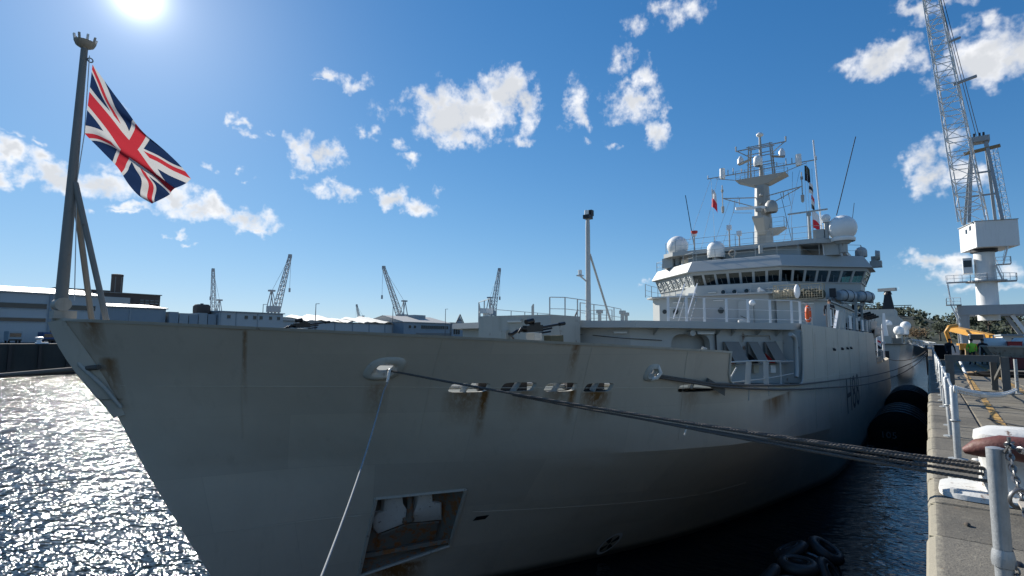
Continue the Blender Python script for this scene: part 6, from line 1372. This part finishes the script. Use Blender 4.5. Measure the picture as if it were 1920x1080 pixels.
p2('guard_rail', MB().tube([(129, 3.6, 2.2), (152, 3.6, 2.2)], .05, 5), 'ship_grey'); p2('guard_rail', MB().tube([(129, 3.6, 1.6), (152, 3.6, 1.6)], .04, 5), 'ship_grey')
gw = thing('gangway', 'pale sloping gangway from the warship down to the quay', 'gangway', (140, -.3, 0))
lattice(MB(), (150, 3.6, 1.5), (136, -.6, .7), 1.1, 1.1, 12, .08).build('truss', 'white_worn', gw); MB().bar((150, 3.6, 1.0), (136, -.6, .2), 1.0, .08).build('deck', 'galv_rusty', gw)
qs = thing('quay_platform', 'dark steel access platform at the quay edge by the warship', 'platform', (96, -.6, 0)); MB().box(92, 100, -1.6, .6, 1.0, 1.15).build('deck', 'galv_rusty', qs)
for x in (92.3, 96, 99.6):
    for y in (-1.4, .3): MB().bar((x, y, 0 if y < 0 else -3), (x, y, 1.0), .18).build('leg', 'black_paint', qs)

# ------------------------------------------------------------------ buildings across the basin
def bld(name, label, x0, x1, y0, y1, h, wall='clad_blue', roof='roof_pale', rise=1.2, ov=.4):
    g = thing(name, label, 'building', ((x0+x1)/2, y0, 0)); MB().box(x0, x1, y0, y1, 0, h).build('wall', wall, g)
    ym = (y0+y1)/2
    MB().add([(x0-ov, y0-ov, h), (x1+ov, y0-ov, h), (x1+ov, ym, h+rise), (x0-ov, ym, h+rise), (x0-ov, y1+ov, h), (x1+ov, y1+ov, h), (x0-ov, y0-ov, h+.25), (x1+ov, y0-ov, h+.25), (x1+ov, ym, h+rise+.25), (x0-ov, ym, h+rise+.25), (x0-ov, y1+ov, h+.25), (x1+ov, y1+ov, h+.25)],
             [(6, 7, 8, 9), (9, 8, 11, 10), (0, 1, 7, 6), (4, 10, 11, 5), (0, 6, 9, 10, 4), (1, 5, 11, 8, 7), (0, 4, 5, 1)]).build('roof', roof, g)
    return g
def win(g, x0, x1, y, z0, z1, m='window_dark', name='window', fr='clad_grey'):
    w = MB().box(x0, x1, y-.06, y+.02, z0, z1).build(name, m, g)
    MB().bar((x0, y-.08, z0), (x1, y-.08, z0), .15).bar((x0, y-.08, z1), (x1, y-.08, z1), .12).build('frame', fr, w); return w
w1 = bld('warehouse', 'long pale blue warehouse with dark window bands at the left edge', -70, 36.4, 150, 190, 10.4, 'clad_pale', rise=2.4)
for i in range(12):
    x0 = -66+i*8.5
    for (z0, z1) in ((7.1, 8.3), (4.3, 5.2)): win(w1, x0+.4, x0+7.9, 150, z0, z1)
    MB().box(x0-.25, x0+.25, 149.7, 150, 0, 10.3).build('pilaster', 'clad_blue', w1)
for i in range(9): MB().box(-5+i*4.4, -3.2+i*4.4, 149.9, 149.97, 1.2+.2*(i % 2), 2.3).build('vent_panel', 'clad_blue', w1)
for (x, m) in ((14, 'clad_grey'), (27.5, 'window_dark')): MB().box(x, x+4.5, 149.85, 150, 0, 3.6).build('roller_door', m, w1)
w2 = bld('warehouse', 'blue windowless shed with low pitched roof beside the long warehouse', 36.9, 50.4, 152, 180, 8.3, 'clad_blue', rise=1.3); MB().box(42.6, 42.9, 151.8, 152, 0, 8.2).build('downpipe', 'clad_grey', w2); MB().box(38, 49.5, 151.9, 152, .3, 2.6).build('door_panel', 'clad_pale', w2)
MB().box(36.8, 50.5, 151.5, 151.99, 3.4, 3.6).build('canopy', 'clad_pale', w2)
pb = bld('plant_building', 'dark flat-roofed plant building behind the warehouses', 50, 66, 205, 225, 15.2, 'brick_dark', 'concrete_far', .2)
for i in range(4): win(pb, 60.2+i*1.4, 61.3+i*1.4, 205, 12.4, 13.4)
MB().box(44, 56, 200, 215, 0, 13.6).build('annex', 'clad_grey', pb); MB().box(40, 55, 215, 230, 0, 16.6).build('rear_block', 'brick_dark', pb)
ch = thing('chimney_stack', 'stout dark ribbed chimney stack above the plant building', 'chimney', (54.0, 209, 0)); MB().lathe([(1.5, 12), (1.5, 20.6), (1.65, 20.7), (1.65, 21.4), (1.3, 21.5)], (54.0, 207, 0), 20).build('stack', 'brick_dark', ch, 40)
for i in range(6): a = i*math.pi/3; MB().bar((54+1.55*math.cos(a), 207+1.55*math.sin(a), 13), (54+1.55*math.cos(a), 207+1.55*math.sin(a), 20.6), .18).build('rib', 'concrete_far', ch)
ob_ = bld('office_block', 'pale grey two-storey office block with small square windows', 62.5, 80.4, 150, 165, 8.2, 'clad_pale', 'clad_grey', .2)
for i, x in enumerate((64.5, 69.2, 71.6, 73.4, 76.2, 78.6)):
    for z in (6.4, 3.2): win(ob_, x, x+.9, 150, z, z+1.0)
for x in (62.7, 66.8, 72.8): MB().box(x, x+.2, 149.85, 150, 0, 8.1).build('downpipe', 'clad_grey', ob_)
cb = thing('cabin_stack', 'row of stacked grey cabins between shed and office block', 'cabins', (56, 151, 0))
for i in range(5): MB().box(50.9+i*2.3, 53.0+i*2.3, 151, 160, 0, 7.7-.25*(i % 3)).build('cabin', 'clad_grey' if i % 2 else 'clad_blue', cb)
tk = thing('roof_tank', 'boxy water tank on the office block roof', 'tank', (60, 156, 7.5)); MB().loft([rr_ring(60.3, 156, 1.7, 1.7, 7.4, 6), rr_ring(60.3, 156, 1.8, 1.8, 8.4, 6), rr_ring(60.3, 156, 1.8, 1.8, 9.7, 6), rr_ring(60.3, 156, 1.4, 1.4, 10.2, 6)]).build('body', 'brick_dark', tk, 40); MB().cyl((60.3, 156, 10.2), (60.3, 156, 10.5), .4, .4, 10).build('hatch', 'concrete_far', tk)
sh = bld('long_shed', 'long low shed with a row of pale billowing canvas roofs', 81.5, 150, 158, 200, 6.4, 'clad_pale', 'concrete_far', .6)
for i in range(8):
    x0 = 92.5+i*7.2; w = 6.9; rg_ = []
    for k in range(7):
        y = 157.2+k*2.6; rg_.append([(x0+w*j/8, y, 6.6+.42*k*(.75+.25*math.sin(i*2.1))+.5*math.sin(math.pi*j/8)+.22*math.sin(j*1.3+i*2+k*.5)) for j in range(9)])
    MB().loft(rg_, caps=False, closed=False).build('canvas_roof', 'roof_canvas', sh, 60)
for i in range(10): MB().box(82+i*7, 82.3+i*7, 157.8, 158, 0, 6.4).build('wall_post', 'clad_blue', sh)
MB().box(82, 150, 157.7, 157.98, .1, 2.9).build('lower_wall', 'clad_grey', sh)
wk = bld('workshop', 'tan-roofed workshop with a row of narrow upper windows', 128, 152, 152, 176, 7.2, 'clad_blue', 'roof_pale', 2.6)
for i in range(14): win(wk, 136.6+i*1.05, 137.4+i*1.05, 152, 4.9, 6.3)
for i in range(2): win(wk, 130.5+i*2.4, 131.6+i*2.4, 152, 5.0, 6.2)
MB().box(140, 146, 160, 166, 9.2, 10.6).build('roof_vent', 'clad_grey', wk); MB().box(134, 151.9, 151.9, 152, .1, 3.4).build('lower_wall', 'concrete_far', wk)
db = bld('machine_shop', 'dark blue-grey block beside the workshop', 154, 172, 153, 175, 7.6, 'clad_blue', 'concrete_far', .1); 
for i in range(3): win(db, 155.2+i*1.3, 156.2+i*1.3, 153, 3.0, 6.2)
ag = thing('triangular_frame', 'small triangular steel frame standing on the dark block roof', 'frame', (163, 158, 7.6)); MB().bar((160.4, 157, 7.6), (163, 157, 11.6), .3).bar((165.6, 157, 7.6), (163, 157, 11.6), .3).bar((161.4, 157, 9.2), (164.6, 157, 9.2), .25).build('legs', 'lamp_steel', ag); MB().add([(160.6, 157.3, 7.8), (165.4, 157.3, 7.8), (163, 157.3, 11.3)], [(0, 1, 2)]).build('panel', 'clad_pale', ag)
bld('rear_shed', 'long grey shed roof line behind the canvas roofs', 86, 150, 215, 240, 9.6, 'clad_grey', 'concrete_far', .4)
for i, (x, y, h, lb) in enumerate(((88.5, 146, 11.6, 'tall slim lamp post before the shed, leftmost of four'), (118, 146, 12.2, 'tall slim lamp post before the shed, second from left'), (143.5, 146, 12.6, 'tall slim lamp post before the workshop, third from left'), (163.5, 146, 12.2, 'tall slim lamp post by the dark block, rightmost of four'), (84.2, 170, 12.0, 'short twin-armed pole beside the office block'))):
    g = thing('lamp_post', lb, 'lamp post', (x, y, 0), 'lamp posts on the far quay'); MB().cyl((x, y, 0), (x, y, h), .16, .1, 8).build('pole', 'lamp_steel', g); MB().bar((x-.1, y, h), (x+1.0, y-.3, h+.1), .22, .14).build('lamp_head', 'lamp_steel', g)
# quay edge across the basin: vehicles and bollards
def truck(x, y, label, s=1., m='white_paint'):
    g = thing('parked_van', label, 'van', (x, y, 0), 'vehicles on the far quay'); MB().prism([(x-1.1*s, y-2.4), (x+1.1*s, y-2.4), (x+1.1*s, y+2.4), (x-1.1*s, y+2.4)], .45, 2.5*s).build('body', m, g)
    MB().box(x-.9*s, x+.9*s, y-2.44, y-2.4, 1.3*s, 2.1*s).build('windscreen', 'window_dark', g); MB().box(x-1.0*s, x+1.0*s, y-2.55, y-2.42, .45, .75).build('bumper', 'black_paint', g)
    for dx in (-.85, .85):
        for dy in (-1.6, 1.6): MB().cyl((x+dx*s-.12, y+dy, .36), (x+dx*s+.12, y+dy, .36), .36, .36, 12).build('wheel', 'rubber', g)
truck(31.5, 132, 'white van parked on the far quay facing the water'); truck(20.5, 140, 'dark van parked against the warehouse at the left edge', .9, 'clad_grey'); truck(26, 143, 'small grey van parked left of the white van', .85, 'blue_box')
for x, lb in ((22.5, 'white double bollard on the far quay, left one'), (37.0, 'white double bollard on the far quay, right one by the bow')):
    g = thing('far_bollard', lb, 'bollard', (x, 126.8, 0), 'white bollards on the far quay'); MB().lathe([(.55, 0), (.4, .2), (.35, .7), (.62, .95), (.62, 1.15), (.3, 1.25)], (x-.4, 126.8, 0), 14).build('post', 'white_paint', g, 40); MB().box(x-.9, x+.9, 126.4, 127.2, 0.002, .25).build('base', 'white_paint', g)
# timber fendering on the far wall
for i in range(30): MB().box(-10+i*4, -9.5+i*4, 125.6, 126, -6, -.2).build('fender_pile', 'black_paint', fq)

# ------------------------------------------------------------------ trees on the hill
def leaves(m, c, rx, ry, rz, n, s, R_):
    for _ in range(n):
        while True:
            u = Vector((R_.uniform(-1, 1), R_.uniform(-1, 1), R_.uniform(-1, 1)))
            if .25 < u.length < 1: break
        p = Vector((c[0]+u.x*rx, c[1]+u.y*ry, c[2]+u.z*rz)); a = Vector((R_.gauss(0, 1), R_.gauss(0, 1), R_.gauss(0, 1))).normalized(); b = a.orthogonal().normalized(); q = s*R_.uniform(.6, 1.3)
        m.add([p-a*q, p+b*q*.7, p+a*q, p-b*q*.7], [(0, 1, 2, 3)])
R4 = random.Random(5)
wd = MB()
for i in range(330):
    y = R4.uniform(-330, 60); x = R4.uniform(400, 640); z = hill_h(x, y); h = R4.uniform(4, 9)
    leaves(wd, (x, y, z+h*.4), h*.85, h*.85, h*.65, 70, 1.3, R4)
o = wd.build('woodland', 'leaf_dark'); o['kind'] = 'stuff'; o['label'] = 'dark wooded ridge beyond the end of the dock'
def tree(x, y, h, w, label, leaf='leaf_dark', flat=.5, n=700):
    z = hill_h(x, y)-.3; g = thing('hill_tree', label, 'tree', (x, y, z), 'trees on the hill'); tr = MB().tube([(x, y, z), (x+.3, y+.2, z+h*.35), (x+.1, y, z+h*.6)], [h*.045, h*.035, h*.02], 8)
    for k in range(5): a = k*1.256; tr.tube([(x+.2, y+.1, z+h*(.35+.04*k)), (x+w*.35*math.cos(a), y+w*.35*math.sin(a), z+h*.62), (x+w*.6*math.cos(a), y+w*.6*math.sin(a), z+h*.75)], [h*.02, h*.013, h*.006], 6)
    tr.build('trunk', 'bark', g, 60); cm = MB(); R5 = random.Random(int(x*7+y))
    for k in range(11):
        a = R5.uniform(0, 6.28); q = R5.uniform(.1, .75); leaves(cm, (x+w*q*math.cos(a), y+w*q*math.sin(a), z+h*(.68+.25*R5.random())), w*.34, w*.34, h*.16*(1 if flat < .6 else 1.6), n//11, h*.045, R5)
    cm.build('crown', leaf, g)
def HX(ratio, x): return ratio*x
tree(430, -19, 15, 8.5, 'flat-topped pine on the ridge left of the crane leg'); tree(445, -30.5, 17, 10, 'broad dark tree on the ridge under the crane beam'); tree(455, -42, 15.5, 11, 'round dark tree on the ridge near the crane right leg'); tree(470, -58, 14, 9, 'dark tree on the ridge partly behind the crane right leg')
tree(330, 10, 9, 6, 'reddish autumn tree beyond the warship domes', 'leaf_autumn', .7); tree(345, 4, 8, 6, 'brown autumn tree beyond the gangway', 'leaf_autumn', .7); tree(420, -6, 11, 6.5, 'small bushy tree on the ridge above the gangway')
